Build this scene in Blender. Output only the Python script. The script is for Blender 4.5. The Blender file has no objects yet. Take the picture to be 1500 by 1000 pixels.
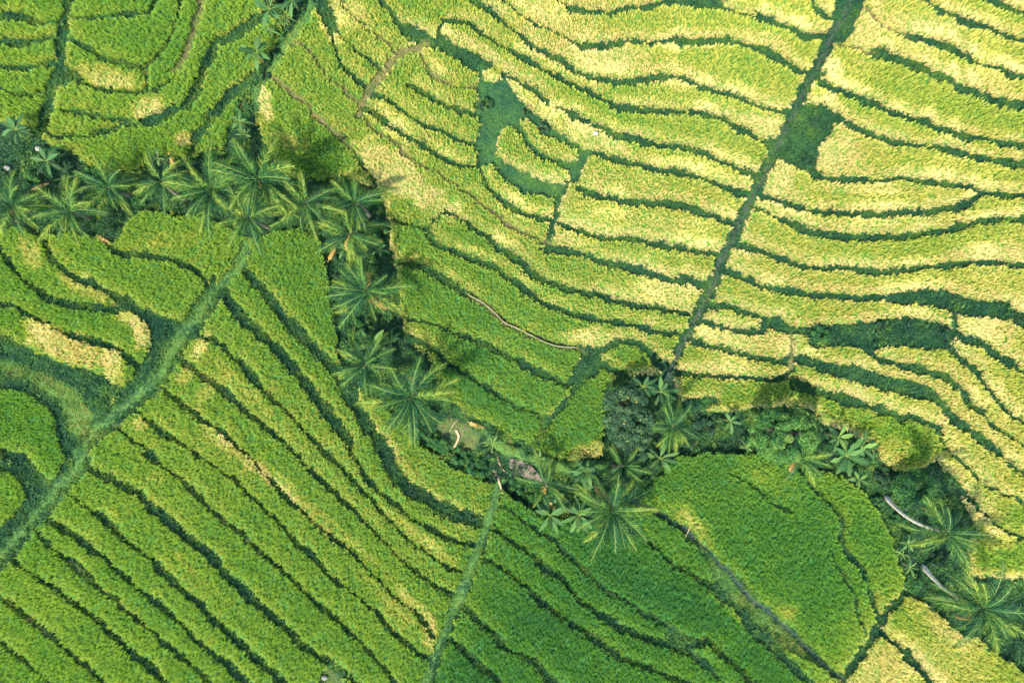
import bpy, math, random
import numpy as np
from mathutils import Vector, Matrix
R = math.radians
rng = np.random.default_rng(7)
random.seed(7)

# ------------------------------------------------------------------ survey of the terraces
# Ground plan units: 12.5 units = 1 m, origin of the plan at the upper left corner of the surveyed area.
SC = 12.5
CU, CV = 750.0, 500.0
HC = 84.0                       # height of the drone above datum
TO = dict(A=(0, 0), B=(500, 0), C=(1000, 0), D=(0, 333), E=(500, 333), F=(1000, 333),
          G=(0, 666), H=(500, 666), I=(1000, 666))

def tp(t, pts):
    ox, oy = TO[t]
    return [(ox + p[0] / 3.0, oy + p[1] / 3.0) for p in pts]

LINES = []      # (class, width, points)   g grassy gap, b brown bund, p grass path, c canal
def L(cls, w, t, *pts):
    LINES.append((cls, w, tp(t, pts)))
HOLES = []      # (class, points)
def Hh(cls, t, *pts):
    HOLES.append((cls, tp(t, pts)))
ISL = []
def Is(t, *pts):
    ISL.append(tp(t, pts))

# --- A
L('g', 14, 'A', (310,-30),(290,60),(268,140),(262,220),(265,290),(225,370),(215,440),(190,530))
Hh('g', 'A', (255,280),(300,285),(345,310),(365,340),(380,355),(300,368),(240,400),(215,420),(220,370))
L('g', 9, 'A', (-30,75),(60,72),(130,88),(200,97),(285,95))
L('g', 9, 'A', (-30,178),(80,187),(160,178),(272,160))
L('g', 9, 'A', (-30,292),(100,300),(180,290),(265,265))
L('g', 10, 'A', (28,400),(60,412),(120,415),(200,398),(245,370))
L('g', 6, 'A', (300,65),(350,80),(440,75),(540,62),(640,55),(670,30),(690,-30))
L('g', 7, 'A', (285,165),(340,190),(400,228),(460,262),(560,282),(620,300),(640,330),(650,405))
L('g', 6, 'A', (625,300),(680,260),(740,180),(775,90),(800,-30))
L('b', 9, 'A', (885,-30),(870,60),(850,130),(815,220),(790,280),(750,312))
L('g', 4, 'A', (780,320),(760,345))
L('g', 8, 'A', (340,365),(400,380),(470,392),(540,402),(640,408),(700,385),(755,345))
L('g', 14, 'A', (1300,-5),(1180,55),(1080,125),(1010,165),(940,195),(915,260),(880,340),(840,420),(790,470),(720,510),(640,532))
L('g', 7, 'A', (645,532),(560,548),(470,572),(400,590),(240,600),(190,560))
L('g', 5, 'A', (225,485),(330,490),(430,510),(540,520),(630,530))
L('g', 14, 'A', (1310,60),(1210,220),(1140,310),(1060,375),(965,470),(895,560),(855,620))
L('b', 7, 'A', (1185,330),(1260,390),(1340,455),(1420,535),(1480,590),(1540,640))
L('g', 5, 'A', (1380,10),(1430,110),(1480,230),(1500,290))
L('b', 5, 'A', (1290,200),(1340,200),(1420,310),(1500,382))
L('g', 3.5, 'A', (1430,-30),(1470,80),(1500,170))
# --- B
L('g', 6, 'B', (0,290),(60,340),(110,392))
L('b', 6, 'B', (0,380),(50,430),(90,455))
L('g', 3.5, 'B', (0,170),(70,225),(140,275),(195,320))
L('b', 11, 'B', (70,500),(90,460),(130,380),(190,325),(240,255),(320,220),(380,190))
L('b', 5, 'B', (-20,-30),(30,50),(80,95),(140,150),(200,195),(245,240))
L('g', 8, 'B', (160,-30),(200,30),(240,85),(300,130))
L('g', 16, 'B', (290,120),(340,155),(400,180),(450,195))
L('g', 20, 'B', (430,185),(520,235),(640,305))
L('g', 6, 'B', (420,170),(435,120),(450,95))
L('b', 6, 'B', (345,240),(400,320),(440,352),(500,378),(590,382))
L('g', 8, 'B', (300,380),(360,410),(430,450),(500,482),(590,505))
L('g', 6, 'B', (120,410),(200,440),(260,482),(330,530),(420,572),(500,605),(590,640))
L('g', 7, 'B', (100,465),(200,540),(300,605),(400,665),(480,710),(560,735),(610,720))
L('b', 4.5, 'B', (90,500),(130,560),(230,625),(300,695),(420,755),(520,825),(620,895),(720,975),(770,1010))
Hh('h', 'B', (590,300),(640,290),(700,310),(740,370),(790,440),(820,480),(880,520),(930,560),(1000,600),(1050,640),
   (1095,670),(1050,760),(980,835),(940,870),(800,845),(720,795),(660,725),(600,715),(585,620),(620,555),(575,500),(590,440),(600,380))
Is('B', (622,312),(660,297),(705,312),(702,352),(670,362),(630,345))
Is('B', (735,545),(700,590),(680,640),(685,690),(730,722),(800,752),(870,782),(950,802),(1000,792),(1000,750),(940,720),(860,690),(810,640),(770,580))
Is('B', (785,530),(830,530),(860,560),(890,600),(960,615),(1010,640),(1050,670),(1020,712),(950,705),(880,672),(830,622),(790,570))
L('g', 8, 'B', (595,710),(615,760),(650,820),(720,890),(820,945),(920,965))
L('g', 7, 'B', (430,85),(500,95),(560,112),(640,165),(720,212),(800,255),(900,312),(980,352),(1080,402),(1140,428))
L('g', 3, 'B', (1140,428),(1200,470))
L('g', 8, 'B', (560,-10),(600,20),(650,50),(700,92),(770,142),(830,192),(900,232),(960,262),(1020,312),(1100,342),(1180,357),(1250,362),(1340,350),(1420,337),(1510,340))
L('g', 5, 'B', (740,25),(800,70),(870,112),(930,135))
L('g', 10, 'B', (1000,40),(1060,50),(1135,57))
L('g', 8, 'B', (1180,65),(1240,42),(1340,30),(1420,12),(1480,5))
L('g', 4, 'B', (1135,57),(1180,65))
L('g', 8, 'B', (1050,205),(1130,202),(1200,195),(1290,178),(1350,195),(1400,180),(1510,175))
L('g', 8, 'B', (1190,468),(1300,480),(1400,492),(1510,490))
L('g', 9, 'B', (1000,495),(1100,545),(1150,562),(1220,592),(1320,622),(1420,642),(1510,650))
L('g', 6, 'B', (700,325),(720,328),(790,362),(860,408),(910,460))
L('g', 9, 'B', (1080,662),(1180,692),(1280,722),(1400,747),(1510,757))
L('g', 9, 'B', (1040,825),(1130,862),(1250,882),(1370,897),(1510,905))
L('g', 8, 'B', (1080,670),(1030,770),(980,830),(950,900),(925,1020))
# --- C
L('g', 15, 'C', (760,-40),(735,10),(700,90),(650,160),(615,250),(560,350),(520,430),(470,530),(430,620),(395,690),(350,780),(310,860),(270,940),(230,1010))
L('c', 6, 'C', (760,-40),(735,10),(700,90),(650,160),(615,250),(560,350),(520,430),(470,530),(430,620),(395,690),(350,780),(310,860),(270,940),(230,1010))
Hh('g', 'C', (655,-60),(810,-60),(800,30),(770,80),(750,150),(700,190),(650,190),(600,200),(650,120),(665,60))
L('g', 10, 'C', (-10,15),(80,20),(160,20))
L('g', 4, 'C', (160,20),(250,55),(340,75))
L('g', 9, 'C', (335,70),(420,102),(500,140),(560,160),(620,158))
L('g', 9, 'C', (-10,187),(100,180),(180,175),(260,190),(340,215),(400,245),(450,280),(520,312),(590,315))
L('g', 7, 'C', (-10,345),(80,377),(150,402),(240,427),(320,457),(400,482),(490,490))
L('g', 8, 'C', (-10,485),(80,500),(170,520),(240,560),(310,600),(370,640))
Hh('g', 'C', (350,605),(400,600),(450,570),(400,680),(370,650))
L('g', 9, 'C', (-10,650),(60,665),(130,690),(200,722),(270,752),(350,770))
L('g', 9, 'C', (-10,755),(90,785),(180,822),(260,847),(310,852))
L('g', 10, 'C', (-10,900),(60,925),(140,955),(210,978),(260,985))
L('g', 6, 'C', (550,-20),(580,25),(620,60),(665,85))
L('b', 4, 'C', (805,30),(850,82),(900,122),(990,162))
L('g', 10, 'C', (990,158),(1080,182),(1150,202),(1230,242),(1310,278))
L('g', 8, 'C', (1310,285),(1390,295),(1440,325),(1530,332))
L('b', 5, 'C', (765,210),(800,225),(850,232))
L('g', 14, 'C', (845,232),(950,262),(1050,300),(1110,328),(1170,345))
L('g', 6, 'C', (1170,345),(1220,382))
L('g', 12, 'C', (1220,382),(1280,402),(1350,437),(1420,455),(1530,468))
L('g', 10, 'C', (620,370),(700,405),(780,432),(860,467),(940,497),(1000,517),(1080,540),(1140,567),(1220,592),(1320,612),(1400,627),(1530,642))
L('g', 10, 'C', (580,470),(660,510),(740,547),(830,592),(940,627),(1050,642),(1160,657),(1270,682),(1380,707),(1530,722))
Hh('g', 'C', (530,450),(590,470),(680,530),(650,580),(612,640),(580,775),(500,740),(430,695),(395,710),(440,610),(490,530))
L('g', 8, 'C', (570,770),(660,782),(760,792),(860,790),(980,782),(1020,792),(1120,802),(1230,822),(1320,842),(1400,857),(1530,862))
L('g', 9, 'C', (350,865),(400,875),(470,900),(560,925),(680,937),(800,942),(920,942),(1040,937),(1140,922),(1240,897),(1290,870),(1310,840))
L('g', 10, 'C', (1040,-30),(1120,42),(1200,72),(1280,102),(1360,132),(1440,162),(1530,192))
L('g', 9, 'C', (1310,-20),(1400,22),(1460,42),(1530,66))
L('g', 7, 'C', (350,925),(430,962),(520,992))
# --- F
L('g', 14, 'F', (245,-10),(210,70),(160,170),(140,240),(100,320),(60,400),(20,470),(-20,540))
L('c', 6, 'F', (245,-10),(210,70),(160,170),(140,240),(100,320),(60,400),(20,470),(-20,540))
L('g', 8, 'F', (-10,92),(60,105),(150,122))
L('g', 10, 'F', (-10,220),(60,240),(120,250))
L('g', 9, 'F', (480,-15),(560,20),(640,30),(730,42),(850,47),(960,42),(1080,25),(1160,15),(1240,-8),(1330,-30),(1420,-38),(1530,-36))
L('g', 9, 'F', (225,75),(330,102),(400,127),(470,152),(540,175))
L('g', 4, 'F', (540,175),(650,185))
L('g', 8, 'F', (640,185),(720,180),(780,190),(860,195),(950,187),(1050,177),(1150,167),(1250,155),(1350,150),(1420,155),(1530,168))
L('g', 9, 'F', (175,185),(260,217),(330,247),(400,272),(500,287),(620,302),(720,302),(800,312),(880,305))
Hh('w', 'F', (850,308),(920,285),(1000,275),(1100,265),(1180,280),(1230,305),(1330,320),(1430,325),(1480,360),(1540,400),(1640,470),(1640,530),(1510,445),(1450,412),(1350,400),(1220,390),(1190,382),(1100,345),(1000,342),(920,340))
Hh('w', 'F', (540,440),(600,422),(700,425),(800,410),(870,398),(960,392),(1060,398),(1130,418),(1190,440),(1205,460),(1180,535),(1100,545),(950,525),(860,530),(820,548),(740,530),(660,525),(560,532))
L('g', 7, 'F', (1195,380),(1205,460))
L('g', 8, 'F', (125,350),(210,350),(260,370),(330,387),(380,400))
Hh('g', 'F', (345,390),(430,388),(460,430),(550,440),(550,475),(480,472),(430,460),(345,440))
L('g', 7, 'F', (100,420),(180,440),(260,457),(350,457))
L('g', 8, 'F', (50,505),(150,527),(240,547),(320,572),(400,587),(470,588))
L('b', 6, 'F', (475,470),(475,560),(462,650))
L('g', 9, 'F', (-20,640),(100,650),(200,657),(300,662),(400,667),(450,652),(475,620))
L('g', 7, 'F', (470,578),(540,572))
Hh('g', 'F', (480,580),(560,560),(612,590),(690,600),(760,600),(830,625),(930,660),(1040,680),(1100,712),(1160,770),(1170,802),(1080,762),(960,742),(880,722),(800,692),(700,662),(620,640),(540,615))
L('g', 9, 'F', (815,545),(870,580),(950,602),(1030,622),(1110,642),(1170,672),(1220,712),(1260,772),(1310,805))
L('g', 10, 'F', (1175,530),(1220,572),(1280,622),(1310,650))
L('g', 11, 'F', (1200,455),(1250,490),(1310,512),(1370,550),(1410,582),(1470,615))
L('g', 14, 'F', (490,690),(570,712),(650,737),(740,762),(830,787),(900,812),(970,838))
L('g', 11, 'F', (960,835),(1010,832),(1080,867),(1130,895))
L('g', 9, 'F', (1160,800),(1190,842),(1250,882),(1310,922),(1380,982),(1410,1010))
L('g', 6, 'F', (1340,705),(1400,782),(1440,822),(1530,870))
L('g', 4.5, 'F', (1350,860),(1440,920),(1530,975))
Hh('g', 'F', (-20,760),(60,745),(150,738),(155,785),(60,800),(-20,800))
# --- E
L('c', 6, 'E', (1520,470),(1495,530),(1460,600),(1430,670))
L('g', 7, 'E', (375,15),(420,72),(480,102),(560,132),(640,162),(720,212),(790,262),(870,322),(950,352),(1030,387),(1130,407),(1230,422),(1330,442),(1430,462),(1500,472))
L('b', 4.5, 'E', (720,-10),(790,20),(860,52),(915,72))
L('g', 8, 'E', (555,-10),(640,50),(720,102),(790,152),(830,202),(890,232),(960,262),(1060,287),(1150,302),(1240,332),(1330,347),(1420,362),(1510,380))
L('g', 11, 'E', (910,92),(1000,107),(1100,132),(1200,162),(1300,187),(1400,217),(1510,240))
L('g', 8, 'E', (985,-5),(1080,25),(1150,45),(1230,47),(1310,57),(1400,77),(1510,92))
L('g', 5, 'E', (930,0),(905,60),(912,95))
L('g', 9, 'E', (290,160),(370,182),(430,217),(500,262),(565,300))
L('b', 6, 'E', (560,300),(620,332),(670,372),(710,412),(770,442),(830,472),(890,502),(950,522),(1040,528))
L('g', 6, 'E', (1030,527),(1140,532))
L('g', 7, 'E', (495,462),(560,482),(640,522),(720,557),(800,602),(880,642),(940,672),(1000,692))
L('g', 6, 'E', (290,475),(400,532),(470,602),(560,652),(650,712),(740,772),(820,807),(905,838))
L('g', 7, 'E', (855,945),(900,872),(960,792),(1030,712),(1090,652),(1155,600))
L('g', 6, 'E', (1065,545),(1040,610),(1010,672),(990,702))
Hh('g', 'E', (1060,535),(1135,525),(1150,555),(1150,610),(1120,590),(1080,570))
L('g', 10, 'E', (1140,540),(1170,520),(1230,502),(1300,512),(1350,542),(1390,592),(1440,612))
L('g', 7, 'E', (1155,610),(1200,632),(1260,665))
L('g', 10, 'E', (480,775),(560,832),(640,872),(700,912),(780,952),(880,995))
# --- D
L('g', 10, 'D', (-30,60),(50,172),(110,237),(180,292),(250,327),(330,342),(430,352),(500,362),(545,345))
L('g', 8, 'D', (110,0),(190,62),(220,122),(260,170),(310,212),(400,245),(470,282),(545,325))
L('g', 16, 'D', (540,325),(610,375),(690,410),(800,455))
L('g', 9, 'D', (500,110),(600,122),(680,130),(760,147),(830,177),(890,215),(905,260))
L('g', 14, 'D', (930,240),(880,335),(815,430))
L('p', 15, 'D', (1085,80),(1055,155),(1015,205),(960,265),(905,340),(840,425),(780,505),(740,585),(690,660),(600,745),(500,825),(425,890),(375,960),(335,1010))
Hh('g', 'D', (540,330),(600,362),(690,400),(790,440),(800,470),(740,590),(640,720),(560,790),(470,850),(420,900),(360,990),(280,1010),
   (262,960),(240,910),(235,850),(212,795),(145,752),(60,712),(-400,700),(-400,400),(0,462),(60,490),(130,530),(230,580),(320,612),(390,622),(450,650),(500,682),(540,697),(580,660),(585,610),(622,590),(652,550),(665,480),(650,430),(600,380))
L('g', 8, 'D', (-30,335),(60,347),(123,388),(180,410),(267,456),(350,485),(444,509),(540,554),(595,605))
L('g', 14, 'D', (1070,185),(1130,252),(1200,332),(1270,422),(1350,502),(1420,572),(1480,642),(1510,690))
L('g', 13, 'D', (980,275),(1030,352),(1080,412),(1150,472),(1220,542),(1290,622),(1360,702),(1420,792),(1480,872),(1540,950))
L('g', 10, 'D', (870,475),(950,502),(1010,562),(1070,612),(1130,682))
L('g', 8, 'D', (1130,682),(1200,752),(1280,832),(1350,912),(1420,982),(1450,1010))
L('g', 9, 'D', (780,575),(860,632),(930,682),(1000,742),(1060,792),(1130,852),(1200,902),(1260,962),(1310,1010))
L('g', 8, 'D', (680,675),(750,742),(810,792),(890,842),(960,892),(1020,942),(1090,1000))
L('g', 9, 'D', (590,790),(650,852),(710,902),(780,942),(840,982),(885,1015))
L('g', 6, 'D', (520,885),(580,932),(640,972),(690,1010))
# --- G
L('p', 13, 'G', (380,-10),(330,70),(240,160),(170,250),(80,350),(20,430),(-40,500))
Hh('g', 'G', (110,-10),(140,40),(210,105),(240,110),(300,-10),(400,0),(380,60),(230,250),(100,390),(60,460),(-400,800),(-400,320),(0,310),(60,265),(105,190),(90,130),(40,85),(-400,0),(-400,-120),(40,-20))
L('g', 7, 'G', (640,-5),(720,52),(790,112),(860,172),(920,232),(1000,302),(1070,352),(1150,432),(1230,502),(1310,572),(1380,642),(1450,702),(1510,752))
L('g', 7, 'G', (870,0),(950,62),(1030,112),(1090,172),(1150,232),(1230,302),(1310,392),(1380,452),(1450,532),(1510,580))
L('g', 7, 'G', (1080,0),(1140,62),(1220,142),(1290,212),(1370,292),(1440,352),(1510,405))
L('g', 7, 'G', (1290,-10),(1360,62),(1420,122),(1510,205))
L('g', 8, 'G', (1430,0),(1510,70))
L('g', 12, 'G', (370,50),(450,92),(530,132),(600,167),(660,222),(720,272),(790,332),(860,392),(930,452),(1000,532),(1080,602),(1160,682),(1250,762),(1330,832),(1400,882),(1450,922),(1510,960))
L('g', 10, 'G', (300,175),(380,232),(450,282),(520,352),(580,402),(640,442),(700,502),(780,572),(860,642),(930,722),(1000,782),(1080,852),(1160,922),(1240,1000),(1280,1040))
L('g', 11, 'G', (195,280),(290,332),(370,392),(450,452),(530,522),(610,592),(690,652),(770,722),(850,802),(930,872),(1000,922),(1060,982),(1110,1040))
L('g', 10, 'G', (150,335),(230,412),(310,472),(370,522),(430,582),(500,632),(570,702),(650,762),(730,832),(800,892),(870,952),(950,1040))
L('g', 10, 'G', (50,465),(150,532),(230,582),(310,642),(390,702),(470,772),(550,842),(620,902),(690,962),(770,1040))
L('g', 9, 'G', (-20,615),(30,652),(100,702),(180,762),(260,832),(330,892),(400,952),(490,1040))
L('g', 8, 'G', (-20,805),(60,872),(120,922),(180,972),(250,1040))
Hh('m', 'G', (1395,1060),(1405,965),(1425,940),(1460,940),(1495,975),(1520,1060))
L('g', 10, 'H', (-40,925),(0,955),(60,1000),(110,1050))
# --- H
L('p', 11, 'H', (700,110),(680,170),(655,240),(630,330),(595,430),(560,520),(520,620),(480,700),(450,790),(410,880),(370,1000),(350,1050))
L('g', 17, 'H', (0,-320),(60,-220),(110,-140),(160,-60),(200,15),(240,90),(300,150),(380,192),(450,232),(540,272),(630,300))
L('g', 9, 'H', (0,-90),(60,20),(110,100),(170,170),(250,232),(320,290),(400,332),(480,372),(590,400))
L('g', 6, 'H', (0,60),(60,130),(130,200),(190,270),(260,340),(330,400),(400,450),(480,500),(550,525))
L('g', 8, 'H', (0,200),(60,252),(120,312),(180,372),(240,432),(300,492),(370,542),(440,592),(510,620))
L('g', 7, 'H', (0,385),(60,442),(110,502),(180,572),(250,642),(320,692),(360,732),(400,790))
L('g', 7, 'H', (0,565),(60,612),(140,682),(210,752),(260,812),(350,880),(400,900))
L('g', 8, 'H', (0,745),(70,812),(140,892),(200,952),(260,1040))
L('g', 9, 'H', (650,325),(700,345),(760,392),(820,432),(880,482),(950,532),(1010,592),(1060,652),(1130,702),(1230,762),(1330,802),(1420,832),(1500,870))
L('g', 8, 'H', (680,215),(750,252),(800,292),(870,332),(930,372),(990,432),(1060,502),(1120,562),(1200,612),(1280,662),(1360,712),(1440,752),(1500,790))
L('g', 7, 'H', (590,455),(660,470))
L('g', 10, 'H', (655,470),(720,512),(800,572),(870,642),(950,702),(1040,762),(1130,822),(1220,882),(1310,922),(1400,962),(1500,1000),(1570,1040))
L('g', 10, 'H', (530,660),(620,742),(680,802),(750,862),(830,902),(900,962),(1000,1050))
L('g', 10, 'H', (460,800),(560,882),(620,932),(680,982),(740,1050))
L('g', 9, 'H', (1200,270),(1240,312),(1320,362),(1390,412),(1440,472),(1510,515))
Hh('g', 'H', (1430,750),(1500,780),(1560,800),(1600,840),(1540,860),(1470,850),(1430,830))
# --- I
L('c', 5, 'I', (-240,200),(-120,250),(-30,305),(20,340),(70,392),(130,442),(190,502),(240,562),(290,622),(350,672),(400,712),(450,762),(520,822),(580,882),(640,942),(700,985),(760,1050))
L('g', 11, 'I', (-10,490),(50,532),(120,572),(190,632),(250,692),(300,762),(370,822),(430,882),(520,962),(600,1040))
Hh('f', 'I', (20,330),(130,430),(250,570),(400,710),(640,930),(720,1010),(560,910),(470,870),(400,800),(330,740),(270,680),(200,620),(140,560),(125,500),(90,440),(0,340))
L('g', 8, 'I', (0,850),(60,890),(130,950),(220,1040))
L('g', 8, 'I', (90,810),(160,860),(240,940),(340,1040))
L('g', 2, 'I', (205,80),(300,132),(400,212),(500,262))
L('g', 6, 'I', (550,120),(620,192),(670,242),(702,302),(692,352),(722,432),(780,492),(812,562),(840,640))
L('g', 4, 'I', (655,430),(700,522),(752,602),(772,702),(795,770))
L('g', 13, 'I', (1005,595),(930,662),(880,722),(820,832),(770,902),(720,972),(690,1040))
L('g', 10, 'I', (870,780),(960,852),(1010,902),(1060,962),(1130,1050))
L('g', 7, 'I', (1160,80),(1190,105),(1260,192),(1330,262),(1420,332),(1540,380))
L('g', 4, 'I', (1210,20),(1290,92),(1370,152),(1480,195))
L('g', 5, 'I', (1360,-20),(1440,52),(1540,112))

GROVE = [(-100,175),(0,178),(45,186),(70,212),(108,222),(130,243),(160,253),(200,247),(228,228),(277,231),(325,215),(340,170),(352,135),(378,100),(400,75),(425,25),(430,-100),
 (448,-100),(442,25),(418,60),(396,103),(378,130),(371,160),(383,200),(403,237),(430,257),(470,264),(500,256),(520,262),(553,277),(566,305),(572,335),(572,365),(580,390),(584,430),(586,465),(598,500),(628,525),(650,585),(690,612),(735,640),(790,665),(830,672),(884,668),(886,560),(917,550),(965,546),(985,545),(1000,600),(1050,602),(1080,602),(1110,598),(1140,594),(1190,600),(1207,620),(1233,627),(1277,648),(1284,672),(1310,688),(1340,690),(1373,672),(1385,690),(1400,702),(1412,735),(1432,777),(1420,800),(1423,842),(1480,848),(1600,840),
 (1600,1020),(1500,985),(1467,963),(1437,940),(1407,930),(1380,905),(1353,883),(1328,872),(1320,830),(1300,772),(1267,722),(1240,702),(1213,692),(1170,690),(1130,668),(1080,665),(1040,663),(990,670),(975,690),(945,722),(930,738),(915,760),(880,768),(830,762),(790,753),(755,733),(740,722),(732,712),(700,700),(665,688),(640,668),(605,645),(585,615),(555,592),(512,560),(494,520),(490,470),(482,430),(478,395),(470,355),(440,335),(400,338),(372,350),(350,345),(330,333),(300,318),(250,318),(230,308),(200,312),(182,328),(176,352),(150,352),(120,343),(60,340),(40,335),(0,332),(-100,335)]
MOUND = tp('D', [(-60,570),(0,578),(80,600),(170,640),(260,670),(330,710),(365,760),(400,810),(412,850),(380,900),(340,930),(300,900),(290,830),(250,760),(190,720),(100,660),(-60,600)])
L('g', 10, 'I', (-240,200),(-120,250),(-30,305),(20,340),(70,392),(130,442),(190,502),(240,562),(290,622),(350,672),(400,712),(450,762),(520,822),(580,882),(640,942),(700,985),(760,1050))
L('g', 7, 'D', (985,300),(930,370),(865,452),(805,530),(768,605),(718,685),(628,775),(528,852),(450,920),(400,990),(370,1030))
L('g', 7, 'G', (405,10),(355,95),(268,185),(198,275),(108,375),(48,455),(-20,530))
L('g', 7, 'H', (695,180),(672,250),(648,340),(614,440),(578,530),(538,630),(498,710),(468,800),(428,890),(390,1005))
L('b', 2.5, 'D', (800,592),(860,632),(930,682),(1000,742),(1060,792),(1130,852))
L('b', 2.5, 'D', (1150,700),(1200,752),(1280,832),(1350,912))
L('b', 2.5, 'G', (660,10),(720,52),(790,112),(860,172),(920,232),(1000,302),(1070,352),(1150,432))
L('b', 2.5, 'G', (60,675),(100,702),(180,762),(260,832),(330,892),(400,952))
L('b', 2.5, 'G', (310,472),(370,522),(430,582),(500,632),(570,702),(650,762))
L('b', 2.5, 'H', (60,252),(120,312),(180,372),(240,432),(300,492),(370,542))
L('b', 2.5, 'G', (20,840),(60,872),(120,922),(180,972))
# low seams between terraces whose crops touch
L('g', 4, 'E', (1440,455),(1560,490))
L('g', 5, 'E', (1450,370),(1580,400))
L('g', 3.5, 'E', (375,15),(310,-5),(220,-30))
L('g', 3.5, 'B', (560,985),(470,935),(420,960),(380,1010))
L('g', 4, 'E', (300,165),(210,140))
L('g', 3.5, 'E', (500,465),(400,430),(280,400))
L('g', 4, 'B', (0,590),(60,680),(130,780),(170,860))
L('b', 4, 'A', (1300,202),(1230,180))
L('g', 8, 'A', (860,600),(820,720))
L('g', 4, 'A', (35,400),(-40,380))
L('g', 8, 'A', (195,520),(150,590))
L('g', 3.5, 'B', (1060,207),(930,135))
L('g', 3.5, 'B', (745,30),(670,-40))
L('g', 3.5, 'B', (1010,42),(920,-30))
L('g', 3.5, 'B', (905,455),(1010,498))
L('b', 4, 'C', (770,211),(690,195))
L('g', 6, 'C', (630,375),(580,350))
L('g', 6, 'C', (355,928),(300,910))
L('g', 4, 'F', (1460,610),(1620,720))
L('g', 4, 'F', (1305,645),(1345,710))
L('g', 4, 'F', (1305,800),(1355,865))
L('g', 3.5, 'F', (1125,890),(1150,960),(1215,1022))
L('g', 4, 'I', (1470,192),(1600,260))
L('g', 5, 'I', (555,125),(510,40))
L('g', 5, 'I', (835,630),(855,720))
L('g', 6, 'D', (505,112),(440,50))
L('g', 3.5, 'E', (990,-5),(915,-25))
L('b', 5, 'D', (530,890),(460,840))
L('b', 6, 'E', (1030,525),(1070,545))
L('g', 7, 'C', (580,312),(620,318))
L('g', 4, 'F', (1400,1000),(1480,1060),(1600,1140))
L('p', 9, 'A', (1400,-60),(1350,60),(1290,150),(1225,250),(1175,320),(1130,400),(1120,490))
EXTRA = [(7, [(640,618),(660,612),(685,622),(703,640),(700,655),(680,662),(655,655),(640,640)]), (2, [(700,625),(735,645),(790,668),(830,676),(885,672),(885,686),(840,692),(800,690),(775,678),(750,668),(730,662),(712,642)])]
EXPOSURE = 1.45; SUN_EL = 54; SUN_DIR = (.55, .83); SUN_E = 4.0; SKY_E = .15
RICE_D = 1.3; GRASS_D = .6; UNDER_D = 1.6; GAP_ADD = 1.4; DEBUG = False
# ------------------------------------------------------------------ noise and rasters
class VNoise:
    def __init__(s, seed, n=512):
        s.g = np.random.default_rng(seed).random((n, n)).astype(np.float32); s.n = n
    def __call__(s, x, y):
        x = np.asarray(x, dtype=np.float64); y = np.asarray(y, dtype=np.float64)
        xi = np.floor(x).astype(int); yi = np.floor(y).astype(int)
        fx = x - xi; fy = y - yi
        fx = fx * fx * (3 - 2 * fx); fy = fy * fy * (3 - 2 * fy)
        n = s.n; a = xi % n; b = (xi + 1) % n; c = yi % n; d = (yi + 1) % n
        return (s.g[a, c] * (1 - fx) + s.g[b, c] * fx) * (1 - fy) + (s.g[a, d] * (1 - fx) + s.g[b, d] * fx) * fy
N1, N2, N3, N4, N5 = [VNoise(k) for k in (11, 12, 13, 14, 15)]

ST = 2.0                                   # raster step in plan units
U0, U1, V0, V1 = -90.0, 1590.0, -90.0, 1090.0
NU, NV = int((U1 - U0) / ST), int((V1 - V0) / ST)
GU, GV = np.meshgrid(U0 + (np.arange(NU) + .5) * ST, V0 + (np.arange(NV) + .5) * ST)   # [v,u]
PU = GU + 5 * (N1(GU / 9, GV / 9) - .5) + 3.0 * (N2(GU / 3.5, GV / 3.5) - .5)
PV = GV + 5 * (N3(GU / 9, GV / 9) - .5) + 3.0 * (N4(GU / 3.5, GV / 3.5) - .5)

def spline(pts, sub=5):
    p = [np.array(q, float) for q in pts]
    if len(p) < 3: return np.array(p)
    q = [2 * p[0] - p[1]] + p + [2 * p[-1] - p[-2]]
    out = []
    for i in range(1, len(q) - 2):
        a, b, c, d = q[i - 1], q[i], q[i + 1], q[i + 2]
        for k in range(sub):
            t = k / sub
            out.append(.5 * (2 * b + (c - a) * t + (2 * a - 5 * b + 4 * c - d) * t * t + (3 * b - a - 3 * c + d) * t ** 3))
    out.append(p[-1])
    return np.array(out)

def extend(pts):
    # a terrace edge that leaves the surveyed area carries on beyond it
    pts = list(pts)
    def ext(a, b):
        if 4 < b[0] < 1496 and 4 < b[1] < 996: return None
        d = np.array(b, float) - np.array(a, float); d /= max(1e-6, np.hypot(*d))
        return tuple(np.array(b) + d * 130)
    e = ext(pts[1], pts[0])
    if e: pts.insert(0, e)
    e = ext(pts[-2], pts[-1])
    if e: pts.append(e)
    return pts

def window(umin, umax, vmin, vmax):
    i0 = max(0, int((umin - U0) / ST)); i1 = min(NU, int((umax - U0) / ST) + 2)
    j0 = max(0, int((vmin - V0) / ST)); j1 = min(NV, int((vmax - V0) / ST) + 2)
    return slice(j0, max(j0, j1)), slice(i0, max(i0, i1))

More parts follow.
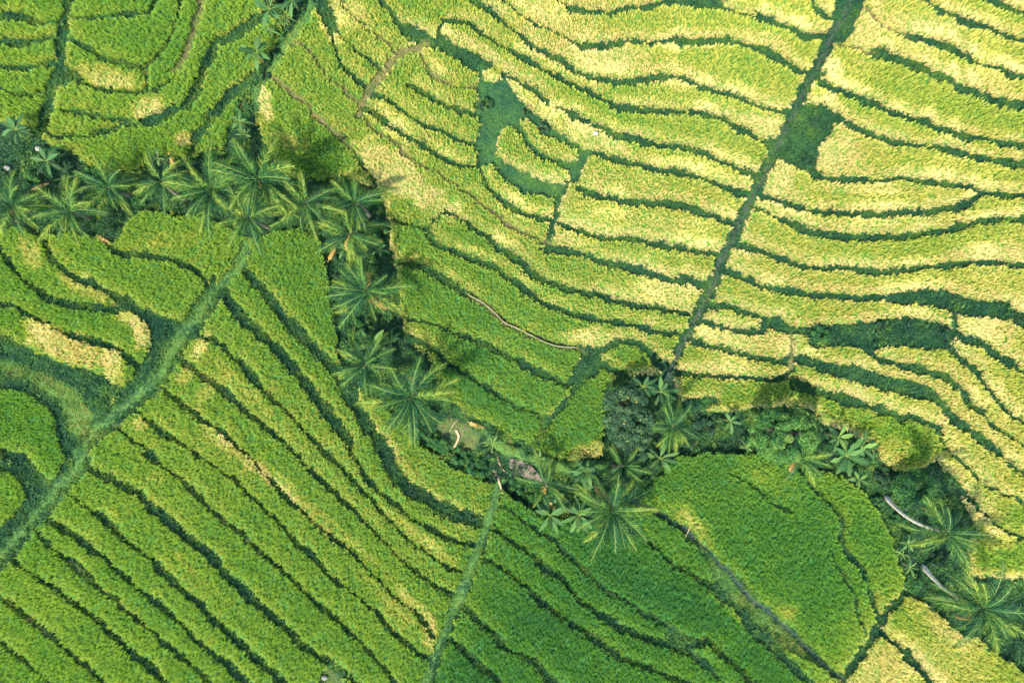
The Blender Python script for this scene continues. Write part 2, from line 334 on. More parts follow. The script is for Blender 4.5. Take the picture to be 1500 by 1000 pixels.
def dist_line(pts, pad, warp=True):
    """distance raster to a polyline, within its window"""
    u, v = pts[:, 0], pts[:, 1]
    w = window(u.min() - pad, u.max() + pad, v.min() - pad, v.max() + pad)
    gu, gv = (PU[w], PV[w]) if warp else (GU[w], GV[w])
    d = np.full(gu.shape, 1e9)
    for a, b in zip(pts[:-1], pts[1:]):
        sw = window(min(a[0], b[0]) - pad, max(a[0], b[0]) + pad, min(a[1], b[1]) - pad, max(a[1], b[1]) + pad)
        js = slice(sw[0].start - w[0].start, sw[0].stop - w[0].start); is_ = slice(sw[1].start - w[1].start, sw[1].stop - w[1].start)
        x, y = gu[js, is_], gv[js, is_]
        if x.size == 0: continue
        e = b - a; l2 = max(1e-9, e @ e)
        t = np.clip(((x - a[0]) * e[0] + (y - a[1]) * e[1]) / l2, 0, 1)
        dd = np.hypot(x - a[0] - t * e[0], y - a[1] - t * e[1])
        d[js, is_] = np.minimum(d[js, is_], dd)
    return w, d

def fill_poly(pts, warp=True):
    p = np.array(pts, float)
    w = window(p[:, 0].min() - 6, p[:, 0].max() + 6, p[:, 1].min() - 6, p[:, 1].max() + 6)
    gu, gv = (PU[w], PV[w]) if warp else (GU[w], GV[w])
    ins = np.zeros(gu.shape, bool)
    for (x0, y0), (x1, y1) in zip(p, np.roll(p, -1, 0)):
        if y0 == y1: continue
        c = ((y0 > gv) != (y1 > gv)) & (gu < (x1 - x0) * (gv - y0) / (y1 - y0) + x0)
        ins ^= c
    return w, ins

OVER = np.zeros((NV, NU), bool)               # margins of the bunds that the crop overgrows
CLS = np.zeros((NV, NU), np.uint8)          # 0 rice
CODE = dict(g=1, p=2, c=3, v=4, f=5, b=6, m=7, w=8, h=9)
for cls, pts in HOLES:
    w, ins = fill_poly(pts); CLS[w][ins] = CODE[cls]
w, ins = fill_poly(GROVE); CLS[w][ins] = 4
for k in 'gbpc':
    for cls, wd, pts in LINES:
        if cls != k: continue
        if k == 'g': wd = wd * 1.12 + GAP_ADD
        w, d = dist_line(spline(extend(pts)), wd)
        wv = wd * (1.0 + .7 * (N5(GU[w] / 22, GV[w] / 22) - .5) + .5 * (N1(GU[w] / 6, GV[w] / 6) - .5))
        m = d < wv / 2
        if k == 'g':
            m &= (CLS[w] == 0)
            west = 1 / (1 + np.exp((GU[w] - 560 - (GV[w] > 640) * 500) / 60))
            thin = np.clip((.55 - .35 * west) + 1.1 * N3(GU[w] / 40, GV[w] / 40), .60 - .25 * west, 1.0) if wd < 14 else .95
            OVER[w][m & (d > wv / 2 * thin)] = True
        if k == 'b': m &= (CLS[w] != 4)
        CLS[w][m] = CODE[k]
for pts in ISL:
    w, ins = fill_poly(pts); CLS[w][ins] = 0
w, ins = fill_poly(MOUND); m = ins & (CLS[w] == 1); CLS[w][m] = 5

def dil(m, n=1):
    for _ in range(n):
        o = m.copy(); o[1:] |= m[:-1]; o[:-1] |= m[1:]; o[:, 1:] |= m[:, :-1]; o[:, :-1] |= m[:, 1:]; m = o
    return m

def components(m):
    lab = np.zeros(m.shape, np.int32); par = [0]
    def find(a):
        while par[a] != a: par[a] = par[par[a]]; a = par[a]
        return a
    prev = []
    for j in range(m.shape[0]):
        r = np.diff(np.concatenate([[0], m[j].astype(np.int8), [0]]))
        runs = []; k = 0
        for s, e in zip(np.where(r == 1)[0], np.where(r == -1)[0]):
            l = 0
            while k < len(prev) and prev[k][1] <= s: k += 1
            q = k
            while q < len(prev) and prev[q][0] < e:
                a = find(prev[q][2])
                if l == 0: l = a
                elif a != l: par[max(a, l)] = min(a, l); l = min(a, l)
                q += 1
            if l == 0: l = len(par); par.append(l)
            runs.append((s, e, l)); lab[j, s:e] = l
        prev = runs
    root = np.array([find(i) for i in range(len(par))])
    lab = root[lab]
    ids, cnt = np.unique(lab, return_counts=True)
    return lab, {i: c for i, c in zip(ids, cnt) if i}

rice = CLS == 0
core = ~dil(~rice, 1)
lab, cnt = components(core)
keep = [i for i, c in cnt.items() if c >= 120]
mp = np.zeros(lab.max() + 1, np.int32)
for n_, i in enumerate(keep): mp[i] = n_ + 1
LAB = mp[lab]
for _ in range(3):                          # grow the cores back to the edges of the crop
    for sl_a, sl_b in (((slice(1, None), slice(None)), (slice(None, -1), slice(None))), ((slice(None, -1), slice(None)), (slice(1, None), slice(None))),
                       ((slice(None), slice(1, None)), (slice(None), slice(None, -1))), ((slice(None), slice(None, -1)), (slice(None), slice(1, None)))):
        t = LAB[sl_a]; f = (t == 0) & rice[sl_a] & (LAB[sl_b] > 0)
        t[f] = LAB[sl_b][f]
grow = OVER & (CLS == 1)
for _ in range(4):
    for sl_a, sl_b in (((slice(1, None), slice(None)), (slice(None, -1), slice(None))), ((slice(None, -1), slice(None)), (slice(1, None), slice(None))),
                       ((slice(None), slice(1, None)), (slice(None), slice(None, -1))), ((slice(None), slice(None, -1)), (slice(None), slice(1, None)))):
        t = LAB[sl_a]; f = (t == 0) & grow[sl_a] & (LAB[sl_b] > 0)
        t[f] = LAB[sl_b][f]
CLS[grow & (LAB > 0)] = 0
CLS[(CLS == 0) & (LAB == 0)] = 1
NF = len(keep)
for c_, pts in EXTRA:
    w, ins = fill_poly(pts); m = ins & (CLS[w] == 4); CLS[w][m] = c_
# ------------------------------------------------------------------ heights of the land
def box_blur(a, r):
    for ax in (0, 1):
        p = [(0, 0), (0, 0)]; p[ax] = (r + 1, r)
        c = np.cumsum(np.pad(a, p, mode='edge'), axis=ax, dtype=np.float64)
        n = a.shape[ax]
        a = (np.take(c, np.arange(2 * r + 1, 2 * r + 1 + n), ax) - np.take(c, np.arange(0, n), ax)) / (2 * r + 1)
    return a

STREAM = [(-300,235),(0,250),(100,268),(250,275),(400,275),(500,315),(540,420),(560,560),(650,660),(760,690),(900,690),(1000,620),(1150,640),(1300,730),(1400,850),(1500,930),(1800,1130)]
MACRO = np.full(GU.shape, 1e9)
sp = spline(STREAM)
for a, b in zip(sp[:-1], sp[1:]):
    e = b - a; t = np.clip(((GU - a[0]) * e[0] + (GV - a[1]) * e[1]) / (e @ e), 0, 1)
    MACRO = np.minimum(MACRO, np.hypot(GU - a[0] - t * e[0], GV - a[1] - t * e[1]))
MACRO = 3.6 * (1 - np.exp(-MACRO / SC / 32.0)) - .35
FLD = np.bincount(LAB.ravel(), MACRO.ravel(), NF + 1) / np.maximum(1, np.bincount(LAB.ravel(), minlength=NF + 1))
LEVEL = np.where(LAB > 0, .65 * FLD[LAB] + .35 * MACRO, 0)
wgt = (LAB > 0).astype(float) + 1e-3
FILL = box_blur(box_blur(np.where(LAB > 0, LEVEL, MACRO * 1e-3), 6), 6) / box_blur(box_blur(wgt, 6), 6)
GZ = np.where(LAB > 0, LEVEL, FILL - .10)
GZ = np.where(CLS == 2, FILL + .22, GZ)
GZ = np.where(CLS == 3, FILL - .40, GZ)
GZ = np.where(CLS == 6, FILL + .12, GZ)
GZ = np.where(CLS == 4, np.minimum(MACRO, FILL) - .10 + .5 * (N1(GU / 25, GV / 25) - .5), GZ)
GZ = box_blur(GZ, 1)

def sample(a, u, v):
    i = np.clip(((np.asarray(u) - U0) / ST).astype(int), 0, NU - 1); j = np.clip(((np.asarray(v) - V0) / ST).astype(int), 0, NV - 1)
    return a[j, i]
def zat(u, v): return float(sample(GZ, u, v))
def world(u, v, z):
    k = (HC - z) / HC / SC
    return (u - CU) * k, -(v - CV) * k
def W(u, v, h=0.0):
    """a point standing h above the land"""
    z = zat(u, v); x, y = world(u, v, z + h)
    return Vector((x, y, z))

# ------------------------------------------------------------------ scene, light, camera
S = bpy.context.scene
COL = S.collection
cam = bpy.data.cameras.new('camera'); co = bpy.data.objects.new('camera', cam); COL.objects.link(co)
co.location = (0, 0, HC); cam.sensor_width = 36; cam.lens = 36 * HC / (1500 / SC); cam.clip_end = 3000
S.camera = co
S.view_settings.view_transform = 'Standard'; S.view_settings.look = 'None'; S.view_settings.gamma = 1
S.view_settings.exposure = EXPOSURE
EL = R(SUN_EL); AZ = Vector((SUN_DIR[0], SUN_DIR[1], 0)).normalized()       # the way the shadows fall
sl = bpy.data.lights.new('sun', 'SUN'); sl.energy = SUN_E; sl.angle = R(0.6); sl.color = (1, .91, .70)
so = bpy.data.objects.new('sun', sl); COL.objects.link(so)
d = AZ * math.cos(EL) - Vector((0, 0, math.sin(EL))); so.rotation_euler = d.to_track_quat('-Z', 'Y').to_euler(); so.location = (-60, -60, 90)
wd = bpy.data.worlds.new('World'); S.world = wd; wd.use_nodes = True
nt = wd.node_tree; bgn = nt.nodes['Background']; sk = nt.nodes.new('ShaderNodeTexSky'); sk.sky_type = 'NISHITA'; sk.sun_disc = False
sk.sun_elevation = EL; sk.sun_rotation = math.atan2(-AZ.x, -AZ.y); sk.air_density = 1.6; sk.dust_density = .6; sk.ozone_density = 2.5
nt.links.new(sk.outputs[0], bgn.inputs[0]); bgn.inputs[1].default_value = SKY_E
S.cycles.max_bounces = 6; S.cycles.diffuse_bounces = 3; S.cycles.transmission_bounces = 3; S.cycles.glossy_bounces = 2

# ------------------------------------------------------------------ materials
class M:
    def __init__(s, name):
        s.m = bpy.data.materials.new(name); s.m.use_nodes = True; s.t = s.m.node_tree; s.t.nodes.clear()
        s.out = s.n('ShaderNodeOutputMaterial')
    def n(s, typ, **kw):
        k = s.t.nodes.new(typ)
        for a, b in kw.items(): setattr(k, a, b)
        return k
    def l(s, a, b): s.t.links.new(a, b)
    def ramp(s, fac, stops):
        r = s.n('ShaderNodeValToRGB'); e = r.color_ramp.elements
        while len(e) < len(stops): e.new(.5)
        for q, (p, c) in zip(e, stops): q.position = p; q.color = (*c, 1)
        s.l(fac, r.inputs[0]); return r.outputs[0]
    def attr(s, name, typ='GEOMETRY'):
        a = s.n('ShaderNodeAttribute', attribute_name=name, attribute_type=typ); return a
    def noise(s, scale, detail=3, rough=.6, coord='Object'):
        tc = s.n('ShaderNodeTexCoord'); k = s.n('ShaderNodeTexNoise'); k.inputs['Scale'].default_value = scale
        k.inputs['Detail'].default_value = detail; k.inputs['Roughness'].default_value = rough
        s.l(tc.outputs[coord], k.inputs['Vector']); return k.outputs['Fac']
    def math(s, op, a, b=None, c=None, clamp=False):
        k = s.n('ShaderNodeMath', operation=op); k.use_clamp = clamp
        for i, q in enumerate((a, b, c)):
            if q is None: continue
            if isinstance(q, (int, float)): k.inputs[i].default_value = q
            else: s.l(q, k.inputs[i])
        return k.outputs[0]
    def mix(s, f, a, b, mode='MIX'):
        k = s.n('ShaderNodeMixRGB', blend_type=mode)
        for i, q in enumerate((f, a, b)):
            if isinstance(q, (int, float)): k.inputs[i].default_value = q
            elif isinstance(q, tuple): k.inputs[i].default_value = (*q, 1)
            else: s.l(q, k.inputs[i])
        return k.outputs[0]
    def leaf(s, col, trans=.35, rough=.6, spec=.25, tint=(1.15, 1.1, .5)):
        p = s.n('ShaderNodeBsdfPrincipled'); p.inputs['Roughness'].default_value = rough; p.inputs['Specular IOR Level'].default_value = spec
        s.l(col, p.inputs['Base Color'])
        t = s.n('ShaderNodeBsdfTranslucent'); s.l(s.mix(1.0, col, tint, 'MULTIPLY'), t.inputs[0])
        x = s.n('ShaderNodeMixShader'); x.inputs[0].default_value = trans
        s.l(p.outputs[0], x.inputs[1]); s.l(t.outputs[0], x.inputs[2]); s.l(x.outputs[0], s.out.inputs[0]); return s.m
    def solid(s, col, rough=.9, spec=.2, bump=None, metal=0):
        p = s.n('ShaderNodeBsdfPrincipled'); p.inputs['Roughness'].default_value = rough; p.inputs['Specular IOR Level'].default_value = spec
        if isinstance(col, tuple): p.inputs['Base Color'].default_value = (*col, 1)
        else: s.l(col, p.inputs['Base Color'])
        if bump is not None:
            b = s.n('ShaderNodeBump'); b.inputs['Strength'].default_value = .6; b.inputs['Distance'].default_value = .05
            s.l(bump, b.inputs['Height']); s.l(b.outputs[0], p.inputs['Normal'])
        s.l(p.outputs[0], s.out.inputs[0]); return s.m

def plant_ramp(m, stops, spread=.30):
    a = m.attr('ripe'); b = m.attr('rnd')
    f = m.math('ADD', a.outputs['Fac'], m.math('MULTIPLY', m.math('SUBTRACT', b.outputs['Fac'], .5), spread), clamp=True)
    c = m.ramp(f, stops)
    v = m.math('MULTIPLY_ADD', b.outputs['Fac'], .72, .64)
    return m.mix(1.0, c, m.n_val(v), 'MULTIPLY')
def _nval(s, v):
    k = s.n('ShaderNodeCombineColor')
    for i in range(3): s.l(v, k.inputs[i])
    return k.outputs[0]
M.n_val = _nval

RICE_STOPS = [(0.0, (.042, .175, .048)), (.25, (.140, .315, .044)), (.5, (.310, .440, .060)), (.72, (.53, .51, .115)), (1.0, (.70, .58, .25))]
m = M('rice_leaves'); RICE = m.leaf(plant_ramp(m, RICE_STOPS, .16), .30, .6, .12)
m = M('bund_grass'); GRASS = m.leaf(plant_ramp(m, [(0, (.018, .074, .044)), (.3, (.045, .125, .044)), (.55, (.10, .19, .032)), (.8, (.19, .20, .05)), (1, (.36, .27, .11))]), .2, .7, .1)
m = M('undergrowth_leaves'); UNDER = m.leaf(plant_ramp(m, [(0, (.008, .036, .022)), (.4, (.018, .070, .020)), (.7, (.055, .13, .018)), (1, (.16, .20, .03))]), .22, .5, .3)
m = M('crown_leaves'); CROWN = m.leaf(plant_ramp(m, [(0, (.012, .052, .034)), (.4, (.028, .105, .028)), (.75, (.080, .18, .036)), (1, (.15, .22, .05))]), .2, .6, .12)
m = M('dark_crown_leaves'); DCROWN = m.leaf(plant_ramp(m, [(0, (.012, .045, .030)), (.5, (.032, .080, .034)), (.9, (.085, .145, .055)), (1, (.30, .24, .06))]), .15, .6, .15)
m = M('palm_leaflets'); PALM = m.leaf(plant_ramp(m, [(0, (.008, .044, .028)), (.4, (.032, .105, .022)), (.75, (.15, .215, .024)), (1, (.30, .27, .05))]), .18, .6, .12)
m = M('palm_rachis'); RACH = m.solid(m.ramp(m.attr('ripe').outputs['Fac'], [(0, (.020, .065, .018)), (.3, (.09, .17, .035)), (1, (.30, .33, .08))]), .5)
m = M('weathered_trunk'); nz = m.noise(9, 4); OLDTR = m.solid(m.ramp(nz, [(.3, (.10, .085, .06)), (.7, (.22, .19, .14))]), .9, .2, nz)
m = M('dry_frond'); DRYF = m.leaf(m.ramp(m.noise(2.5), [(.3, (.42, .24, .06)), (.7, (.62, .42, .14))]), .2)
m = M('banana_leaf'); BANL = m.leaf(plant_ramp(m, [(0, (.016, .070, .026)), (.5, (.042, .120, .036)), (1, (.12, .21, .045))]), .3, .6, .2)
m = M('palm_trunk'); nz = m.noise(9, 4); TRUNK = m.solid(m.mix(m.math('MULTIPLY', m.attr('ripe').outputs['Fac'], .55), m.ramp(nz, [(.3, (.46, .40, .32)), (.7, (.76, .69, .58))]), (.26, .21, .15)), .9, .15, nz)
m = M('tree_bark'); nz = m.noise(5, 5); BARK = m.solid(m.ramp(nz, [(.3, (.06, .045, .03)), (.7, (.17, .13, .09))]), .95, .1, nz)
m = M('dead_wood'); nz = m.noise(6, 5); WOOD = m.solid(m.ramp(nz, [(.3, (.26, .18, .09)), (.7, (.50, .39, .24))]), .9, .1, nz)
m = M('banana_stem'); STEM = m.solid(m.ramp(m.noise(4), [(.3, (.10, .14, .04)), (.7, (.22, .20, .08))]), .6)
m = M('concrete'); nz = m.noise(6, 5); CONC = m.solid(m.ramp(nz, [(.3, (.16, .16, .08)), (.7, (.32, .29, .20))]), .9, .2, nz)
m = M('muddy_water'); MUDW = m.solid(m.ramp(m.noise(.8), [(.35, (.090, .072, .055)), (.65, (.15, .115, .085))]), .5, .2)
m = M('ditch_water'); DITW = m.solid(m.ramp(m.noise(.9), [(.35, (.012, .026, .026)), (.65, (.040, .055, .050))]), .25, .5)
m = M('stone'); nz = m.noise(7, 5); STONE = m.solid(m.ramp(nz, [(.3, (.13, .12, .105)), (.7, (.30, .285, .25))]), .85, .2, nz)
m = M('cloth'); CLOTH = m.solid(m.ramp(m.noise(5), [(.3, (.26, .26, .24)), (.7, (.42, .42, .40))]), .8)

m = M('soil_and_turf')
sa = m.attr('soil')
sep = m.n('ShaderNodeSeparateColor'); m.l(sa.outputs['Color'], sep.inputs[0])
n1 = m.noise(1.3, 6); n2 = m.noise(7, 4)
turf = m.ramp(n1, [(.3, (.012, .046, .022)), (.55, (.028, .080, .024)), (.75, (.055, .105, .026))])
brown = m.ramp(n2, [(.3, (.065, .068, .030)), (.7, (.17, .130, .062))])
path = m.ramp(n2, [(.3, (.045, .115, .028)), (.7, (.095, .175, .040))])
mud = m.ramp(n2, [(.3, (.020, .028, .022)), (.7, (.075, .080, .066))])
c = m.mix(sep.outputs[0], turf, brown); c = m.mix(sep.outputs[1], c, path); c = m.mix(sep.outputs[2], c, mud)
GROUND = m.solid(c, .95, .1, n2)

# ------------------------------------------------------------------ mesh plumbing
def mesh(name, verts, polys, mats, attrs=None, midx=None, smooth=False):
    """polys: list of int arrays (n,k)"""
    me = bpy.data.meshes.new(name)
    verts = np.ascontiguousarray(verts, np.float32)
    me.vertices.add(len(verts)); me.vertices.foreach_set('co', verts.ravel())
    polys = [np.asarray(p, np.int32) for p in polys if len(p)]
    nl = sum(p.size for p in polys); npoly = sum(len(p) for p in polys)
    me.loops.add(nl); me.loops.foreach_set('vertex_index', np.concatenate([p.ravel() for p in polys]))
    ls = []; o = 0
    for p in polys: ls.append(o + np.arange(len(p)) * p.shape[1]); o += p.size
    me.polygons.add(npoly); me.polygons.foreach_set('loop_start', np.concatenate(ls).astype(np.int32))
    for k in mats: me.materials.append(k)
    if midx is not None: me.polygons.foreach_set('material_index', np.asarray(midx, np.int32))
    me.polygons.foreach_set('use_smooth', np.full(npoly, smooth, bool))
    for k, a in (attrs or {}).items():
        if a.ndim == 2:
            q = me.attributes.new(k, 'FLOAT_COLOR', 'POINT'); q.data.foreach_set('color', np.ascontiguousarray(np.c_[a, np.ones(len(a))], np.float32).ravel())
        else:
            q = me.attributes.new(k, 'FLOAT', 'POINT'); q.data.foreach_set('value', np.ascontiguousarray(a, np.float32))
    me.update(calc_edges=True)
    return me
def put(name, me, parent=None, loc=None):
    o = bpy.data.objects.new(name, me); COL.objects.link(o)
    if parent is not None: o.parent = parent
    if loc is not None: o.location = loc
    return o
def tag(o, label, cat, group=None):
    o['label'] = label; o['category'] = cat
    if group: o['group'] = group
    return o
def empty(name, loc, label, cat, group=None):
    o = bpy.data.objects.new(name, None); COL.objects.link(o); o.location = loc; o.empty_display_size = .3
    return tag(o, label, cat, group)

class MB:
    """collects pieces into one mesh"""
    def __init__(s): s.v = []; s.q = []; s.t = []; s.qm = []; s.tm = []; s.r = []; s.k = []; s.n = 0
    def add(s, v, q=(), t=(), mi=0, ripe=.5, rnd=.5):
        v = np.asarray(v, float); s.v.append(v)
        if len(q): s.q.append(np.asarray(q) + s.n); s.qm.append(np.full(len(q), mi))
        if len(t): s.t.append(np.asarray(t) + s.n); s.tm.append(np.full(len(t), mi))
        s.r.append(np.broadcast_to(ripe, len(v))); s.k.append(np.broadcast_to(rnd, len(v))); s.n += len(v)
    def tube(s, pts, rad, n=8, mi=0, ripe=.5, cap=True):
        pts = np.asarray(pts, float); rad = np.broadcast_to(rad, len(pts)); rings = []
        for i, p in enumerate(pts):
            t = pts[min(i + 1, len(pts) - 1)] - pts[max(i - 1, 0)]; t /= max(1e-9, np.linalg.norm(t))
            a = np.cross(t, (0, 0, 1.) if abs(t[2]) < .9 else (1., 0, 0)); a /= np.linalg.norm(a); b = np.cross(t, a)
            w = np.linspace(0, 2 * math.pi, n, endpoint=False)
            rings.append(p + rad[i] * (np.cos(w)[:, None] * a + np.sin(w)[:, None] * b))
        v = np.concatenate(rings); q = []; t = []
        for i in range(len(pts) - 1):
            for k in range(n): q.append((i * n + k, i * n + (k + 1) % n, (i + 1) * n + (k + 1) % n, (i + 1) * n + k))
        if cap:
            for base, rev in ((0, 1), ((len(pts) - 1) * n, 0)):
                for k in range(1, n - 1): t.append((base, base + k + 1, base + k) if rev else (base, base + k, base + k + 1))
        s.add(v, q, t, mi, ripe)
    def mesh(s, name, mats, smooth=False):
        return mesh(name, np.concatenate(s.v), ([np.concatenate(s.q)] if s.q else []) + ([np.concatenate(s.t)] if s.t else []), mats,
                    dict(ripe=np.concatenate(s.r), rnd=np.concatenate(s.k)), np.concatenate(s.qm + s.tm), smooth)
# ------------------------------------------------------------------ one label per paddy, by a point inside it
LBL = [
(40,10,'topmost short green rice strip left of the narrow upper left gully'),
(40,45,'second short green rice strip from the top, left of the upper left gully'),
(40,78,'third short green rice strip from the top, left of the upper left gully'),
(30,115,'fourth short rice strip from the top, left of the upper left gully'),
(20,160,'lowest short rice strip left of the gully, just above the dark banana plant'),
(160,6,'green rice strip cut by the top edge, right of the upper left gully'),
(190,40,'large rounded green rice paddy, between the upper left gully and a dry bund'),
(257,40,'narrow rice strip squeezed along the left side of the short dry brown bund'),
(290,110,'long curving green rice strip that wraps round the dry bund in the upper left'),
(145,102,'small rice paddy with a pale lodged patch, right of the upper left gully'),
(300,150,'curving green rice paddy reaching from the top bananas down to the palm row'),
(105,181,'small low rice patch tucked in a ring of grass above the left palms'),
(316,192,'small dark green rice wedge beside the banana plant above the palm row'),
(440,200,'rounded green paddy with a pale left edge, right of the upper ravine track'),
(640,265,'long yellow green paddy with a big pale lodged patch, above the palm bend'),
(470,75,'rice strip between the upper ravine track and a brown bund near the top'),
(523,48,'narrow rice strip on the upper left side of the brown field track'),
(545,18,'rice strip meeting the upper end of the brown field track'),
(516,88,'short rice strip on the lower left side of the brown field track'),
(655,98,'short tongue of rice right of the brown field track, above the fallow hollow'),
(625,140,'pair of joined rice tongues left of the fallow hollow'),
(620,190,'narrow yellow rice strip ending at the left side of the fallow hollow'),
(675,262,'long thin rice strip along the brown bund below the fallow hollow'),
(768,230,'crescent of yellow rice inside the fallow hollow, left one of two'),
(800,208,'small crescent of yellow rice inside the fallow hollow, beside two round shrubs'),
(755,282,'crescent of yellow rice along the lower edge of the fallow hollow'),
(960,272,'yellow paddy immediately right of the fallow hollow, between hollow and canal'),
(935,322,'broad yellow paddy, second below the fallow hollow, ending at the canal'),
(935,372,'yellow paddy with a bright left tip, third below the fallow hollow, at the canal'),
(620,20,'long rice strip that starts at the top edge and passes above the fallow hollow'),
(930,40,'wide rippled yellow green paddy left of the canal, second from the top'),
(1080,100,'wide lodged straw coloured paddy left of the canal'),
(1100,10,'topmost wide lodged yellow paddy left of the canal'),
(1209,8,'small yellow corner of rice left of the canal at the top edge'),
(899,162,'long rice strip passing just above the fallow hollow and its shrubs to the canal'),
(900,215,'narrow rice strip bordering the right side of the fallow hollow'),
(800,415,'thin curving rice strip that ends in a rounded head near the lodged patch'),
(756,436,'long green rice paddy just above the whitish retaining wall'),
(695,470,'green rice paddy just below the whitish retaining wall'),
(720,540,'green rice strip, second below the whitish retaining wall'),
(706,590,'lowest green rice strip above the bare mound and the meadow'),
(848,618,'green triangular paddy with a pale corner, left of the dark flowering trees'),
(921,526,'small rounded rice patch above the dark flowering trees'),
(1395,41,'yellow lodged paddy right of the canal, against the top edge'),
(1455,20,'yellow rice strip, upper right, second in from the corner'),
(1478,2,'yellow rice in the very upper right corner'),
(1410,98,'yellow rice strip with a pale left end, right of the canal near the top'),
(1385,148,'broad yellow green paddy with a rounded pale left end, right of the canal'),
(1350,190,'narrow yellow rice strip just above the square green hollow by the canal'),
(1366,242,'yellow paddy with a pale end touching the square green hollow by the canal'),
(1253,281,'tapering rice paddy directly below the square green hollow by the canal'),
(1362,315,'very long thin rice strip right of the canal, below the tapering paddy'),
(1355,358,'broad rippled yellow green paddy right of the canal, above the wet hollows'),
(1300,405,'long yellow paddy right of the canal that bounds the upper wet hollow'),
(1195,450,'yellow tongue of rice between the two dark wet hollows'),
(1073,466,'small yellow rice island beside the canal, left of the wet hollows'),
(1095,498,'pale yellow rice strip by the canal, upper of a stacked pair'),
(1060,533,'pale yellow rice strip by the canal, lower of a stacked pair'),
(1400,610,'thin yellow strip curving under the lower wet hollow toward the right edge'),
(1480,575,'ripe yellow paddy at the right edge, right of the lower wet hollow'),
(1447,591,'slim yellow rice strip curving from the lower wet hollow down the right side'),
(1395,652,'yellow rice strip running beneath the long green ditch on the right'),
(1300,640,'yellow green paddy directly above the round tree and ragged banana'),
(1480,810,'green and yellow rice patch above the two tall leaning palms'),
(265,350,'green paddy between the palm row and the head of the grass path'),
(188,402,'large green paddy left of the grass path, below the fallen orange frond'),
(62,390,'narrow rice strip with pale lodged crop, far left below the palms'),
(40,430,'long green paddy with a straw coloured right end, left of the grass path'),
(53,495,'green paddy with a big straw coloured lodged patch, left of the grass path'),
(30,620,'rounded green paddy at the left edge beside the low grassy mound'),
(10,730,'small dark rice corner at the left edge by the foot of the grass path'),
(435,400,'green paddy between the grass path head and the downhill palms'),
(495,590,'long narrow rice strip, first below the paddy under the downhill palms'),
(400,556,'long rice strip with a broad top end at the path, second from the ravine'),
(622,785,'short yellow green tail of rice ending at the upper part of the short grass path'),
(445,660,'long thin rice strip, third from the ravine in the lower left slope'),
(455,723,'long yellow green strip with a lodged lower end, fourth from the ravine'),
(415,751,'long rice strip, fifth from the ravine in the lower left slope'),
(410,806,'long rice strip above a brown bund, sixth from the ravine in the lower left'),
(356,824,'long rice strip below a brown bund, seventh from the ravine in the lower left'),
(346,897,'widest dark green strip of the lower left slope, near the bare patch'),
(282,907,'long green strip just below the widest strip of the lower left slope'),
(251,931,'narrow green strip, second below the widest strip of the lower left slope'),
(191,929,'green strip, third below the widest strip of the lower left slope'),
(150,962,'broad green strip above the last brown bund in the lower left corner'),
(88,982,'green strip below the last brown bund in the lower left corner'),
(15,985,'green paddy filling the very lower left corner'),
(626,678,'green paddy on the ravine bank, under the shrubs and above the short path'),
(993,885,'long dark green strip that begins under the star shaped plants'),
(979,791,'small green wedge of rice beside the stream under the bright palm'),
(842,843,'narrow dark green strip, right of the short grass path, second from the stars'),
(882,910,'dark green strip, right of the short grass path, third from the stars'),
(884,986,'widest dark green paddy right of the short grass path'),
(760,985,'dark green strip below the widest paddy right of the short path'),
(680,985,'dark green paddy in the bottom edge corner right of the short path'),
(1045,965,'small dark green tongue of rice left of the stream'),
(1192,984,'small green wedge on the stream bank at the bottom edge'),
(1130,794,'large smooth dark green paddy right of the stream'),
(1265,783,'green paddy along the right rim of the large dark paddy, under the shrubs'),
(1400,950,'straw coloured paddy under the lower tall palm in the bottom right corner'),
(1310,980,'pale straw coloured paddy corner at the bottom edge, left of its twin')]
LABELS = {}
for u, v, t in LBL:
    j, i = int((v - V0) / ST), int((u - U0) / ST)
    w_ = LAB[max(0, j - 6):j + 7, max(0, i - 6):i + 7]
    k = int(LAB[j, i]) or (int(np.bincount(w_[w_ > 0]).argmax()) if (w_ > 0).any() else 0)
    if k and k not in LABELS: LABELS[k] = t
    elif DEBUG: print('LABEL clash', u, v, t, '->', k, LABELS.get(k))
IN = (GU > 0) & (GU < 1500) & (GV > 0) & (GV < 1000)
SEEN = np.bincount(LAB[IN], minlength=NF + 1)
if DEBUG:
    for i in range(1, NF + 1):
        if SEEN[i] > 0 and i not in LABELS: ys, xs = np.where((LAB == i) & IN); print('UNLABELLED', i, SEEN[i], U0 + xs.mean() * 2, V0 + ys.mean() * 2)
